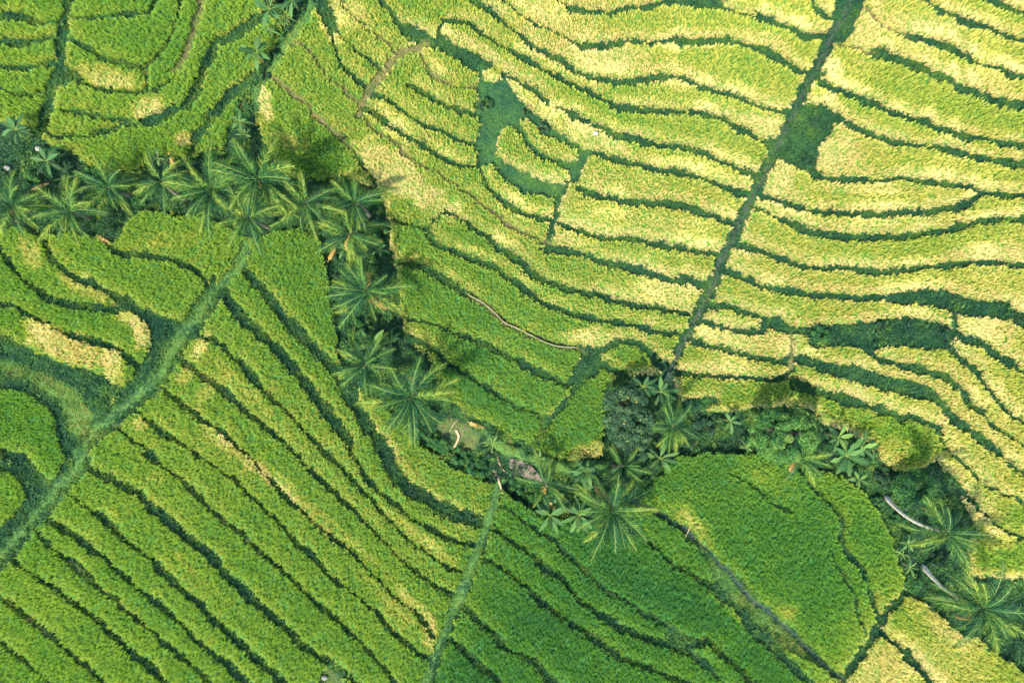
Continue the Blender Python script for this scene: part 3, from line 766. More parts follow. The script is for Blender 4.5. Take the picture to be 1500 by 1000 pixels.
# ------------------------------------------------------------------ plants, as surveyed: u, v, radius, height ...
PALMS = [(19,303,44,4.6,13,'palm at the far left edge beside an orange fallen frond',1),
 (103,310,46,4.6,14,'palm at the left above the corner of the dark rice terrace',0),
 (160,274,42,4.8,13,'palm second along from the left edge, between grassy banks',0),
 (238,266,40,5,13,'palm beside a brown fallen frond in the middle of the upper row',0),
 (311,278,55,6.5,16,'full round palm touching the largest palm of the upper row',1),
 (378,262,61,7.5,17,'largest palm of the upper row, where the ravine forks',1),
 (364,318,46,6.5,13,'lower palm overhanging the end of the long grass path',0),
 (448,298,48,5.5,14,'palm at the corner where the row turns downhill',0),
 (520,298,40,4.8,12,'dark palm crowded against the pale lodged rice',0),
 (513,343,44,5.0,12,'palm just below the dark crowded palm of the bend',1),
 (538,427,53,6.0,15,'open pale palm standing on the downhill stretch of the ravine',2),
 (535,535,46,5.5,13,'palm just above and left of the biggest spreading palm',0),
 (603,581,61,5.5,15,'big spreading palm right at the bend above the bare mound',1),
 (896,746,59,6.5,14,'bright palm with broad fronds beside the star shaped plants',1),
 (800,708,37,4.5,8,'small palm with a yellow frond right of the brown pond',1),
 (912,682,31,5.0,10,'small palm under the dark flowering trees',0),
 (985,625,39,5.5,13,'small palm right of the dark flowering trees',0),
 (1171,672,39,5.0,10,'dark palm peeping out below the round tree',1),
 (1385,781,50,10.5,14,'upper of two tall palms leaning on white trunks',1,(1297,727)),
 (1440,890,57,10.5,16,'lower of two tall palms leaning on white trunks',1,(1352,829))]
def B_(**k): return k
BANANAS = [(24,190,26,'dark broad leaved banana plant at the left edge of the ravine',B_(h=2.6,nl=9,ripe=.22)),
 (69,236,26,'banana plant on the dark bank beside a small pale stone',B_(h=2.6,nl=9,ripe=.3)),
 (92,262,18,'low banana plant below the dark bank on the left',B_(h=1.6,nl=6,ripe=.3)),
 (232,232,16,'small pale banana plant above the palm row',B_(h=2.0,nl=6,ripe=.6)),
 (395,14,24,'banana plant at the top of the ravine near the top edge',B_(h=2.6,nl=8,ripe=.35)),
 (428,0,22,'banana plant cut by the top edge of the scene',B_(h=2.6,nl=7,ripe=.4)),
 (419,25,18,'spiky thin leaved plant near the top edge',B_(h=1.8,nl=16,wid=.08,kind='spiky_plant',cat='plant',ripe=.4)),
 (397,46,11,'small light green star plant below the top bananas',B_(h=1.2,nl=7,wid=.3,kind='star_plant',cat='plant',ripe=.55)),
 (376,78,26,'banana plant with torn pale leaves in the narrow upper ravine',B_(h=2.4,nl=8,ripe=.6,ragged=.5)),
 (351,178,17,'banana plant on the bank just above the palm row',B_(h=2.0,nl=7,ripe=.55)),
 (358,198,14,'thin pale plant just above the largest palm',B_(h=1.6,nl=7,ripe=.6)),
 (722,648,17,'spiky pale plant above the bent log',B_(h=1.4,nl=14,wid=.09,kind='spiky_plant',cat='plant',ripe=.7)),
 (805,754,29,'star shaped plant, left of a pair on the rice edge',B_(h=2.0,nl=10,wid=.21,kind='star_plant',cat='plant',ripe=.5,ragged=0)),
 (848,754,31,'star shaped plant, right of a pair on the rice edge',B_(h=2.0,nl=11,wid=.21,kind='star_plant',cat='plant',ripe=.5,ragged=0)),
 (859,692,24,'bushy star shaped plant above the star pair',B_(h=2.0,nl=14,wid=.25,kind='star_plant',cat='plant',ripe=.42,ragged=0)),
 (856,716,19,'star shaped plant in shade between pair and bushy one',B_(h=1.6,nl=10,wid=.25,kind='star_plant',cat='plant',ripe=.4,ragged=0)),
 (822,733,16,'small dark star plant right of the yellow fallen frond',B_(h=1.4,nl=8,wid=.28,kind='star_plant',cat='plant',ripe=.3,ragged=0)),
 (966,671,31,'pale star shaped plant below the small palm',B_(h=2.4,nl=9,wid=.2,kind='star_plant',cat='plant',ripe=.6,ragged=0)),
 (942,566,24,'blue green banana plant, left of two atop the dark trees',B_(h=4.2,nl=9,ripe=.2)),
 (968,574,25,'blue green banana plant, right of two atop the dark trees',B_(h=4.2,nl=8,ripe=.25)),
 (1070,617,17,'yellow green banana plant between the dark trees and the round tree',B_(h=2.4,nl=6,ripe=.6)),
 (1093,655,12,'small banana plant on the lower bank left of the round tree',B_(h=1.8,nl=6,ripe=.7)),
 (1228,640,22,'upright yellow banana plant right of the round tree',B_(h=3.2,nl=7,ripe=.6,ragged=.4)),
 (1240,668,34,'large bright ragged banana plant right of the round tree',B_(h=3.0,nl=12,ripe=.55,ragged=.6)),
 (1262,655,24,'leafy banana plant at the edge of the right hand rice',B_(h=2.6,nl=9,ripe=.6,ragged=.4)),
 (1258,702,16,'small banana plant on the dark slope below the ragged one',B_(h=2.0,nl=6,ripe=.6)),
 (1330,796,15,'banana plant between the two white palm trunks, upper one',B_(h=1.8,nl=7,ripe=.5)),
 (1333,830,14,'banana plant between the two white palm trunks, lower one',B_(h=1.8,nl=7,ripe=.5)),
 (1322,812,10,'smallest banana plant between the two white palm trunks',B_(h=1.4,nl=6,ripe=.5)),
 (546,505,26,'upright fan of broad leaves above the ravine bend',B_(h=3.0,nl=9,ripe=.55)),
 (573,500,16,'upright yellow green leaf clump right of the fan plant',B_(h=2.4,nl=6,ripe=.55)),
 (505,365,18,'broad leaved plant under the bend palms',B_(h=2.0,nl=7,ripe=.5)),
 (555,365,16,'dark broad leaved plant in the deep shade of the bend',B_(h=1.8,nl=7,ripe=.2)),
 (790,672,14,'slim pale plant on the meadow right of the pond',B_(h=1.6,nl=7,ripe=.6))]
TREES = [(1155,638,52,44,7.0,'round dense dark green tree in the right part of the ravine','c',19000,.24,dict(kind='round_tree',ripe0=.62,dome=True)),
 (918,592,34,30,5.0,'dark grey green flowering tree, top one of the clump','d',4500,.27,dict(flowers=.006)),
 (938,622,30,30,5.2,'dark grey green flowering tree, middle one of the clump','d',4500,.27,dict(flowers=.010)),
 (908,628,28,30,4.6,'dark grey green flowering tree, left one of the clump','d',4500,.27,dict(flowers=.008)),
 (926,656,30,24,4.4,'dark grey green flowering tree, lowest one of the clump','d',4500,.27,dict(flowers=.006)),
 (1345,714,36,28,3.4,'low spreading tree above the white palm trunks','c',6000,.22,dict(kind='spreading_tree',ripe0=.42))]
SHRUBS = [(640,648,22,'leafy shrub under the biggest spreading palm','c',1500),(672,668,19,'leafy shrub below the bare mound','c',1200),(700,686,18,'leafy shrub left of the longest log','c',1200),
 (612,630,17,'shrub on the bank directly below the biggest palm','c',1000),(756,712,16,'shrub below the brown pond','c',1000),(778,720,17,'shrub between the pond and the small palm','c',1000),(716,662,12,'shrub left of the bent log','u',700),
 (625,606,13,'grey shrub beside the curved log','d',800),(1030,628,19,'grey green shrub between the dark trees and the yellow banana','d',1300),(1052,615,13,'bright small shrub beside the yellow banana','u',700),(1015,650,15,'low shrub below the small palm','u',900),
 (1278,662,16,'shrub at the edge of the right hand rice','c',900),(1295,700,17,'shrub above the upper white trunk','u',1000),(1285,735,14,'dark shrub left of the upper white trunk','c',800),
 (1315,760,13,'shrub just below the upper white trunk','c',800),(1340,852,16,'shrub left of the lower white trunk','c',900),(1375,865,15,'shrub below the lower white trunk','u',900),(1470,855,16,'shrub at the right edge of the ravine','c',900),(1375,820,14,'reddish bank shrub between the tall palms','u',700),
 (522,482,17,'dark shrub left of the fan plant','c',1000),(545,470,14,'shrub below the open pale palm','u',800),(510,505,13,'shrub at the rice edge left of the fan plant','c',800),(560,345,17,'dark shrub in the bend, against the pale rice','c',1000),(545,385,14,'dark shrub below the bend','c',800),(500,285,14,'shrub between the two corner palms','c',800),
 (770,160,11,'round grey green shrub in the fallow hollow, upper one','d',700),(795,186,12,'round grey green shrub in the fallow hollow, lower one','d',800),(712,152,14,'low flat shrub at the left of the fallow hollow','u',700),(1205,489,19,'leafy shrub at the left end of the dark wet hollow','c',1500),(1295,484,15,'shrub in the middle of the dark wet hollow','u',900),
 (940,700,16,'shrub above the bright palm','c',900),(905,665,14,'shrub under the lowest dark tree','u',800),(130,255,18,'dark shrub between the left banana and the palms','c',1000),(122,268,14,'dark purple shrub beside the left palms','d',700),(205,290,14,'shrub between the left palms','c',800),(275,290,15,'shrub between the middle palms','u',800),
 (410,300,15,'shrub between the largest palm and the corner palm','c',900),(45,262,17,'shrub on the far left bank','c',900),(8,255,14,'shrub at the left edge','u',700),(345,235,14,'shrub above the full round palm','c',800),(385,110,12,'shrub on the track side of the upper ravine','u',700),(352,155,13,'shrub in the narrow upper ravine','c',800),(408,50,12,'shrub below the spiky plant','c',700),(590,470,13,'shrub at the rice edge right of the ravine','u',700),(615,520,13,'shrub on the rice edge above the biggest palm','u',700),(1440,860,12,'shrub behind the lower tall palm','c',700)]
# ------------------------------------------------------------------ ground
def ground():
    gs = 4.0
    us = np.arange(U0 + 1, U1 - 1, gs); vs = np.arange(V0 + 1, V1 - 1, gs)
    uu = np.concatenate([[-12000, -4000, -1500, -500, -200], us, [1700, 2000, 3000, 5500, 13500]])
    vv = np.concatenate([[-12000, -4000, -1500, -500, -200], vs, [1200, 1500, 2500, 5000, 13000]])
    A, B = np.meshgrid(uu, vv)
    z = sample(GZ, A, B)
    c = sample(CLS, A, B)
    # soil weights, softened so that no edge is ruled
    def soft(mask, r=1): return sample(box_blur(mask.astype(float), r), A, B)
    s = np.stack([soft((CLS == 6) * 1.0 + (CLS == 7) * .75 * N1(GU / 7, GV / 7)) , soft((CLS == 2) | (CLS == 5)), soft(CLS == 3)], -1).reshape(-1, 3)
    X, Y = world(A, B, z)
    v = np.stack([X, Y, z], -1).reshape(-1, 3)
    nv, nu = A.shape
    i = np.arange(nv * nu).reshape(nv, nu)
    q = np.stack([i[:-1, :-1], i[1:, :-1], i[1:, 1:], i[:-1, 1:]], -1).reshape(-1, 4)
    o = put('ground', mesh('ground', v, [q], [GROUND], dict(soil=s), smooth=True)); o['kind'] = 'structure'
ground()

# water lying in the field ditches
def ribbon(name, t, pts, w, mat, drop):
    p = spline(extend(tp(t, pts)), 6); v = []; 
    for k in range(len(p)):
        e = p[min(k + 1, len(p) - 1)] - p[max(0, k - 1)]; e /= np.hypot(*e); n = np.array((-e[1], e[0]))
        ww = w * (.75 + .5 * float(N2(p[k][0] / 12, p[k][1] / 12)))
        z = zat(*p[k]) + drop
        off = 5 * (float(N3(p[k][0] / 20, p[k][1] / 20)) - .5)
        for s in (-1, 1):
            a = p[k] + n * (s * ww / 2 + off); x, y = world(a[0], a[1], z); v.append((x, y, z))
    q = [(2 * k, 2 * k + 1, 2 * k + 3, 2 * k + 2) for k in range(len(p) - 1)]
    o = put(name, mesh(name, v, [np.array(q)], [mat])); o['kind'] = 'structure'
CAN = [(760,-40),(735,10),(700,90),(650,160),(615,250),(560,350),(520,430),(470,530),(430,620),(395,690),(350,780),(310,860),(270,940),(245,990),(210,1070),(160,1170),(140,1240),(100,1320),(60,1400),(20,1470),(-20,1540),(-70,1670)]
ribbon('canal_water', 'C', CAN, 2.6, DITW, .05)
ribbon('stream_water', 'I', [(-235,205),(-120,250),(-30,305),(20,340),(70,392),(130,442),(190,502),(240,562),(290,622),(350,672),(400,712),(450,762),(520,822),(580,882),(640,942),(700,985),(760,1050)], 3.4, DITW, .05)

# ------------------------------------------------------------------ ripeness of the crop, as surveyed
RIPE = [(50,30,.32),(200,30,.28),(50,120,.38),(200,70,.26),(250,150,.3),(330,120,.38),(60,150,.42),(450,150,.45),(430,190,.42),(480,60,.56),(550,80,.56),(600,60,.56),(450,240,.22),(580,230,.62),(560,330,.42),(640,260,.58),(650,150,.55),(700,50,.6),(800,50,.72),(900,60,.72),(1000,50,.64),(1100,80,.56),(1150,30,.62),(1000,150,.66),(1100,160,.7),(900,150,.56),(900,250,.66),(1000,300,.7),(850,320,.7),(750,330,.62),(900,400,.62),(800,420,.48),(700,350,.46),(650,450,.33),(620,420,.28),(700,520,.24),(780,570,.32),(850,620,.38),(760,480,.42),(900,520,.42),(930,470,.58),(1000,420,.7),
 (1250,70,.72),(1400,50,.7),(1300,130,.6),(1400,180,.6),(1250,240,.7),(1400,260,.66),(1250,300,.6),(1350,350,.62),(1150,350,.72),(1120,420,.72),(1250,450,.72),(1450,450,.74),(1080,510,.82),(1150,560,.58),(1300,540,.72),(1400,600,.74),(1450,650,.74),(1320,650,.48),(1430,740,.76),(1480,800,.52),(1440,810,.48),(1380,950,.76),(1310,980,.8),(1330,900,.58),
 (1050,720,.27),(1150,760,.20),(1200,850,.18),(1250,800,.18),(1050,690,.32),(1000,740,.38),(1150,900,.34),(900,850,.10),(800,900,.09),(1000,900,.10),(1100,960,.11),(760,800,.22),(850,800,.14),(700,980,.11),(950,780,.22),
 (350,550,.40),(450,650,.42),(550,750,.42),(600,700,.46),(640,780,.46),(660,720,.36),(300,640,.42),(250,700,.37),(350,800,.28),(200,800,.28),(100,850,.31),(100,950,.26),(300,900,.28),(500,850,.31),(600,900,.42),(550,960,.27),(450,950,.27),(420,420,.32),(450,470,.27),(400,450,.38),(250,400,.32),(300,360,.38),(180,390,.32),(100,370,.36),(60,400,.27),(120,450,.27),(30,480,.27),(30,620,.27),(50,680,.27),(20,440,.32)]
RIPE = [(a, b, r + (.09 if (a < 700 and b > 330) or a < 450 else .06 if a > 1000 and b > 680 and r < .3 else 0)) for a, b, r in RIPE]
def ripeness(u, v):
    num = np.zeros(u.shape); den = np.zeros(u.shape)
    for a, b, r in RIPE:
        w = 1.0 / ((u - a) ** 2 + (v - b) ** 2 + 300.0) ** 1.5
        num += w * r; den += w
    return num / den
# patches of straw coloured, lodged rice: u, v, half length, half width, angle, amount
STRAW = [(160,112,38,13,15,.45),(217,157,22,12,0,.4),(268,203,12,8,0,.5),(388,150,8,24,-15,.5),(430,210,30,10,30,.25),(580,252,55,20,35,.42),(640,300,40,15,35,.3),(480,40,10,25,-30,.3),(520,20,20,20,0,.2),
 (105,510,48,18,15,.6),(60,480,25,12,20,.4),(165,530,16,22,0,.4),(208,485,11,24,-15,.62),(185,465,14,8,10,.4),(45,370,11,28,-25,.35),(130,420,40,10,22,.33),(255,350,40,10,0,.12),(880,85,70,15,5,.25),(960,110,60,12,8,.28),(1120,60,30,12,10,.2),(1120,183,32,13,15,.3),(1150,190,18,10,0,.25),(1220,115,14,26,0,.3),(1225,180,30,10,0,.15),(1270,40,22,30,0,.3),(1340,45,60,20,10,.2),(1142,265,20,28,0,.3),(1232,225,26,30,0,.28),(1450,370,45,14,-5,.28),(1430,110,60,10,12,.2),
 (1130,500,35,11,0,.25),(1060,545,70,10,5,.22),(1100,365,20,12,0,.2),(1085,340,10,12,0,.25),(820,350,16,9,0,.3),(870,492,34,10,5,.38),(860,660,26,10,-10,.45),(700,720,10,6,0,.1),(395,700,45,6,42,.3),(330,655,40,6,42,.2),(600,600,40,6,42,.15),(610,890,32,8,45,.3),(630,925,10,18,0,.4),(295,505,8,18,35,.35),(270,550,10,14,35,.3),(205,620,12,8,0,.35),(230,700,10,8,0,.12),(1090,905,60,8,42,.3),(1155,895,12,8,0,.3),(1020,760,30,6,45,.25),(1310,660,20,14,0,.25),(1420,740,60,10,45,.2),(1465,790,26,12,0,.2),(1380,910,50,16,35,.2),(1300,980,40,25,0,.15),(820,30,60,20,20,.15),(700,70,60,8,30,.25),(850,180,60,9,32,.3),(760,210,20,8,30,.1),(900,260,60,8,8,.12),(950,320,70,8,8,.12),(980,425,50,9,8,.2),(1260,275,60,8,2,.2),(1300,320,80,8,-3,.15),(1320,435,60,8,2,.2),(1250,480,50,6,0,.15),(1460,480,30,14,20,.15),(1330,560,40,8,20,.2),(1100,250,12,8,0,.2),(1010,60,50,10,0,.2),(410,715,120,6,42,.30),(645,740,55,8,38,.22),(560,640,60,6,48,.2),(620,790,60,7,38,.2),(300,575,12,14,30,.2),(480,760,110,5,42,.16),(350,560,60,6,45,.14),(1130,700,40,16,20,.12),(1010,770,40,8,45,.2),(560,870,60,6,44,.16),(170,880,80,5,42,.14),(300,850,90,5,42,.12)]
rip = ripeness(GU, GV)
for u, v, a, b, ang, amt in STRAW:
    c_, s_ = math.cos(R(ang)), math.sin(R(ang)); du, dv = GU - u, GV - v
    q = ((du * c_ + dv * s_) / (a * 1.25)) ** 2 + ((-du * s_ + dv * c_) / (b * 1.35)) ** 2
    rip += amt * np.clip(1.35 - q * (1 + 1.0 * (N2(GU / 10, GV / 10) - .5)), 0, 1)
NOTRICE = (CLS != 0)
def shifted(m, du, dv):
    k = np.ones_like(m); i, j = int(round(du / ST)), int(round(dv / ST))
    s1 = slice(max(0, j), NV + min(0, j)); s2 = slice(max(0, -j), NV + min(0, -j)); t1 = slice(max(0, i), NU + min(0, i)); t2 = slice(max(0, -i), NU + min(0, -i))
    k[:] = False; k[s2, t2] = m[s1, t1]; return k
sunlit_edge = box_blur(np.mean([shifted(NOTRICE, -4 * k, 6 * k) for k in (.6, 1, 1.5, 2, 2.6)], 0), 1)   # sun-facing crop edges: lit side put into the colour, with riper leaning crop
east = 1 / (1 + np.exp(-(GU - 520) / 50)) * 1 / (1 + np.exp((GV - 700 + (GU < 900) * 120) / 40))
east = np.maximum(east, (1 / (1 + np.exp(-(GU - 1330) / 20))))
rip += .00 * east + sunlit_edge * (.20 + .30 * east)  # painted tone of the sunlit edges joins the ripeness
rip += (np.random.default_rng(44).random(NF + 1)[LAB] - .5) * .10 + .09 * (N1(GU / 34 + 9, GV / 26) - .5) + .09 * (N2(GU / 9, GV / 9 + 5) - .5) + .05 * (N4(GU / 3, GV / 3) - .5)
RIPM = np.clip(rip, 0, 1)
EDGE = box_blur(NOTRICE.astype(float), 3)
EGX = np.gradient(box_blur(NOTRICE.astype(float), 4), axis=1); EGY = np.gradient(box_blur(NOTRICE.astype(float), 4), axis=0)
LOD = np.clip((RIPM - .60) / .25, 0, 1) * np.clip(1.6 * N3(GU / 45, GV / 32) - .35, 0, 1)     # lodged (wind-flattened) crop

# ------------------------------------------------------------------ crops
def blades(x, y, z, ang, lean, h, w, ripe, rnd, droop=.0):
    """one leaf per entry: a narrow quad to the bend and a tip beyond it"""
    n = len(x); dx, dy = np.cos(ang), np.sin(ang); px, py = -dy * w / 2, dx * w / 2
    V = np.empty((n, 5, 3), np.float32)
    V[:, 0] = np.stack([x - px * .7, y - py * .7, z], -1); V[:, 1] = np.stack([x + px * .7, y + py * .7, z], -1)
    mx, my, mz = x + dx * lean * .45, y + dy * lean * .45, z + h * .78
    V[:, 2] = np.stack([mx + px, my + py, mz], -1); V[:, 3] = np.stack([mx - px, my - py, mz], -1)
    V[:, 4] = np.stack([x + dx * lean, y + dy * lean, z + h * (1 - droop)], -1)
    i = np.arange(n)[:, None] * 5
    return V.reshape(-1, 3), i + np.array([[0, 1, 2, 3]]), i + np.array([[3, 2, 4]]), np.repeat(ripe, 5), np.repeat(rnd, 5)

def crop(name, idx_mask, seed, dens):
    r = np.random.default_rng(seed)
    jj, ii = np.where(idx_mask)
    # leaves
    n = int(len(jj) * dens)
    k = r.integers(0, len(jj), n)
    cu = U0 + (ii[k] + r.random(n)) * ST; cv = V0 + (jj[k] + r.random(n)) * ST
    NB = 4
    hill = r.random(n)
    u = np.repeat(cu, NB) + r.normal(0, .28, n * NB); v = np.repeat(cv, NB) + r.normal(0, .28, n * NB)
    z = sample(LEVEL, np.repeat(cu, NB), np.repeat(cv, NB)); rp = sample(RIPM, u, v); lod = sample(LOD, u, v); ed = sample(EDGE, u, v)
    gx = sample(EGX, u, v); gy = -sample(EGY, u, v)
    z = z + .28 + .26 * (sample(HGT, u, v) - .5)
    ang = r.random(n * NB) * 2 * math.pi
    comb = 2 * math.pi * 1.5 * N4(u / 60, v / 60) - 1.2 + r.normal(0, .45, n * NB)
    useb = r.random(n * NB) < lod * .9
    ang = np.where(useb, comb, ang)
    ea = np.arctan2(gy, gx) + r.normal(0, .6, n * NB)
    usee = (r.random(n * NB) < np.clip(ed * 1.7, 0, .85)); ang = np.where(usee, ea, ang)
    h = (.40 + .24 * r.random(n * NB)) * (1 + .55 * (np.repeat(hill, NB) - .5)) * (1 - .45 * lod)
    lean = (.03 + .14 * r.random(n * NB)) * (1 + 1.3 * lod) * np.where(usee, 1.0, 1)
    w = .024 + .024 * r.random(n * NB)
    x, y = world(u, v, z + .4)
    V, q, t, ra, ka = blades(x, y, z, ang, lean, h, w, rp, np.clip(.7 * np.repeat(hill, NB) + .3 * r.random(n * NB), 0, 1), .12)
    # the body of standing stems below the leaves
    m4 = idx_mask[:NV // 2 * 2, :NU // 2 * 2].reshape(NV // 2, 2, NU // 2, 2).all((1, 3))
    vid = np.full((NV // 2 + 1, NU // 2 + 1), -1)
    need = np.zeros(vid.shape, bool)
    for a in (0, 1):
        for b in (0, 1): need[a:a + NV // 2, b:b + NU // 2] |= m4
    vj, vi = np.where(need); vid[vj, vi] = np.arange(len(vj))
    uu = U0 + vi * 2 * ST; vv = V0 + vj * 2 * ST
    z0 = sample(LEVEL, np.clip(uu, U0 + 1, U1 - 2), np.clip(vv, V0 + 1, V1 - 2))
    lv = FLD[LAB[idx_mask][0]]
    z0 = np.where(z0 == 0, lv, z0)
    near = np.abs(z0 - lv) < 1.6; z0 = np.where(near, z0, lv)
    zt = z0 + .26 + .22 * (r.random(len(uu)) - .5)
    xb, yb = world(uu, vv, zt)
    cj, ci = np.where(m4)
    c00, c10, c11, c01 = vid[cj, ci], vid[cj + 1, ci], vid[cj + 1, ci + 1], vid[cj, ci + 1]
    tops = np.stack([c00, c10, c11, c01], -1)
    nb = len(uu); sides = []
    pad = np.pad(m4, 1)
    for dj, di, e in ((-1, 0, (c01, c00)), (1, 0, (c10, c11)), (0, -1, (c00, c10)), (0, 1, (c11, c01))):
        op = ~pad[1 + dj:1 + dj + m4.shape[0], 1 + di:1 + di + m4.shape[1]][cj, ci]
        a, b = e[0][op], e[1][op]
        sides.append(np.stack([b, a, a + nb, b + nb], -1))
    VB = np.concatenate([np.stack([xb, yb, zt], -1), np.stack([xb, yb, z0 - .45], -1)])
    o = len(VB)
    rb = np.clip(sample(RIPM, np.clip(uu, U0, U1 - 2), np.clip(vv, V0, V1 - 2)) * .35 - .05, 0, 1); rb = np.concatenate([rb, rb])  # shade under the leaves is put into the stem colour
    verts = np.concatenate([VB, V]); 
    me = mesh(name, verts, [tops] + sides + [q + o, t + o], [RICE], dict(ripe=np.concatenate([rb, ra]), rnd=np.concatenate([np.full(len(rb), .35), ka])))
    return put(name, me)
HGT = N1(GU / 5, GV / 5) * .6 + N2(GU / 2.6, GV / 2.6) * .4
for i in range(1, NF + 1):
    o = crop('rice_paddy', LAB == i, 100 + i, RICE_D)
    if i in LABELS: tag(o, LABELS[i], 'rice paddy', 'terraced rice paddies')
    else: o.name = 'rice'; o['kind'] = 'stuff'

# ------------------------------------------------------------------ grass on bunds, paths and in fallow hollows
def turf():
    r = np.random.default_rng(5)
    sel = np.isin(CLS, (1, 2, 3, 5, 6, 7, 8, 9)); jj, ii = np.where(sel)
    pr = np.array([0, 1.0, .75, .5, 0, .9, .5, .55, 1.0, 1.0])[CLS[jj, ii]]
    n = int(len(jj) * GRASS_D); k = r.integers(0, len(jj), n); k = k[r.random(n) < pr[k]]; n = len(k)
    cu = U0 + (ii[k] + r.random(n)) * ST; cv = V0 + (jj[k] + r.random(n)) * ST; NB = 5
    u = np.repeat(cu, NB) + r.normal(0, 1.0, n * NB); v = np.repeat(cv, NB) + r.normal(0, 1.0, n * NB)
    c = np.repeat(CLS[jj[k], ii[k]], NB)
    z = sample(GZ, u, v) - .03
    hh = np.array([0, .40, .13, .20, 0, .20, .15, .12, .42, .13])[c]; bb = np.array([0, .18, .35, .16, 0, .56, .60, .52, .05, .20])[c]
    tall = sample(N3(GU / 16, GV / 16), u, v)
    h = hh * (.5 + r.random(n * NB)) * (.6 + .8 * tall); x, y = world(u, v, z)
    bb = bb + np.where((c == 1) & (sample(box_blur((CLS == 1).astype(float), 4), u, v) < .72), .20 / (1 + np.exp((u - 620 - (v > 600) * 600) / 60)), 0)
    rp = np.clip(bb + .55 * (sample(N2(GU / 22, GV / 22), u, v) - .5) + .18 * (sample(N4(GU / 5, GV / 5), u, v) - .5), 0, 1)
    V, q, t, ra, ka = blades(x, y, z, r.random(n * NB) * 6.283, .10 + .22 * r.random(n * NB), h, .04 + .04 * r.random(n * NB), rp, r.random(n * NB), .25)
    o = put('grass', mesh('grass', V, [q, t], [GRASS], dict(ripe=ra, rnd=ka))); o['kind'] = 'stuff'
turf()
# ------------------------------------------------------------------ ground cover of the ravine
def scatter_leaves(n, pos, nrm_up, size, r, aspect=.5, wild=.45):
    """diamond leaves at pos, facing roughly nrm_up"""
    nn = nrm_up + r.normal(0, wild, (n, 3)); nn /= np.linalg.norm(nn, axis=1)[:, None]
    a = np.cross(nn, r.normal(0, 1, (n, 3))); a /= np.linalg.norm(a, axis=1)[:, None] + 1e-9; b = np.cross(nn, a)
    s = (size * (.6 + .8 * r.random(n)))[:, None]
    V = np.stack([pos - a * s * .5, pos + b * s * aspect * .5 + nn * s * .06, pos + a * s * .5 - nn * s * .08, pos - b * s * aspect * .5 + nn * s * .06], 1)
    return V.reshape(-1, 3), np.arange(n * 4).reshape(n, 4)

def undergrowth():
    r = np.random.default_rng(21)
    jj, ii = np.where((CLS == 4) | ((CLS == 8) & (N2(GU / 13, GV / 13) > .45)) | ((CLS == 1) & (N5(GU / 11, GV / 11) > .70) & (box_blur((CLS == 1).astype(float), 4) > .85))); n = int(len(jj) * UNDER_D); k = r.integers(0, len(jj), n)
    u = U0 + (ii[k] + r.random(n)) * ST; v = V0 + (jj[k] + r.random(n)) * ST
    big = N3(u / 30, v / 30); sm = N1(u / 7, v / 7)
    inside = sample(1 - np.clip(1.6 * box_blur((~np.isin(CLS, (1, 4, 8))).astype(float), 4), 0, 1), u, v)
    hgt = .10 + (1.0 * np.clip(big * 1.6 - .5, 0, 1) * sm + .35 * sm) * (.25 + .75 * inside)
    z = sample(GZ, u, v) + hgt * (.35 + .65 * r.random(n)); x, y = world(u, v, z)
    V, q = scatter_leaves(n, np.stack([x, y, z], -1), np.array([0, 0, 1.0]) + r.normal(0, .3, (n, 3)), .20 + .12 * sm, r, .45)
    rp = np.clip(.32 + 1.0 * (N2(u / 18, v / 18) - .45) + .25 * (sm - .5), 0, .95)
    o = put('undergrowth', mesh('undergrowth', V, [q], [UNDER], dict(ripe=np.repeat(rp, 4), rnd=np.repeat(r.random(n), 4)))); o['kind'] = 'stuff'
undergrowth()

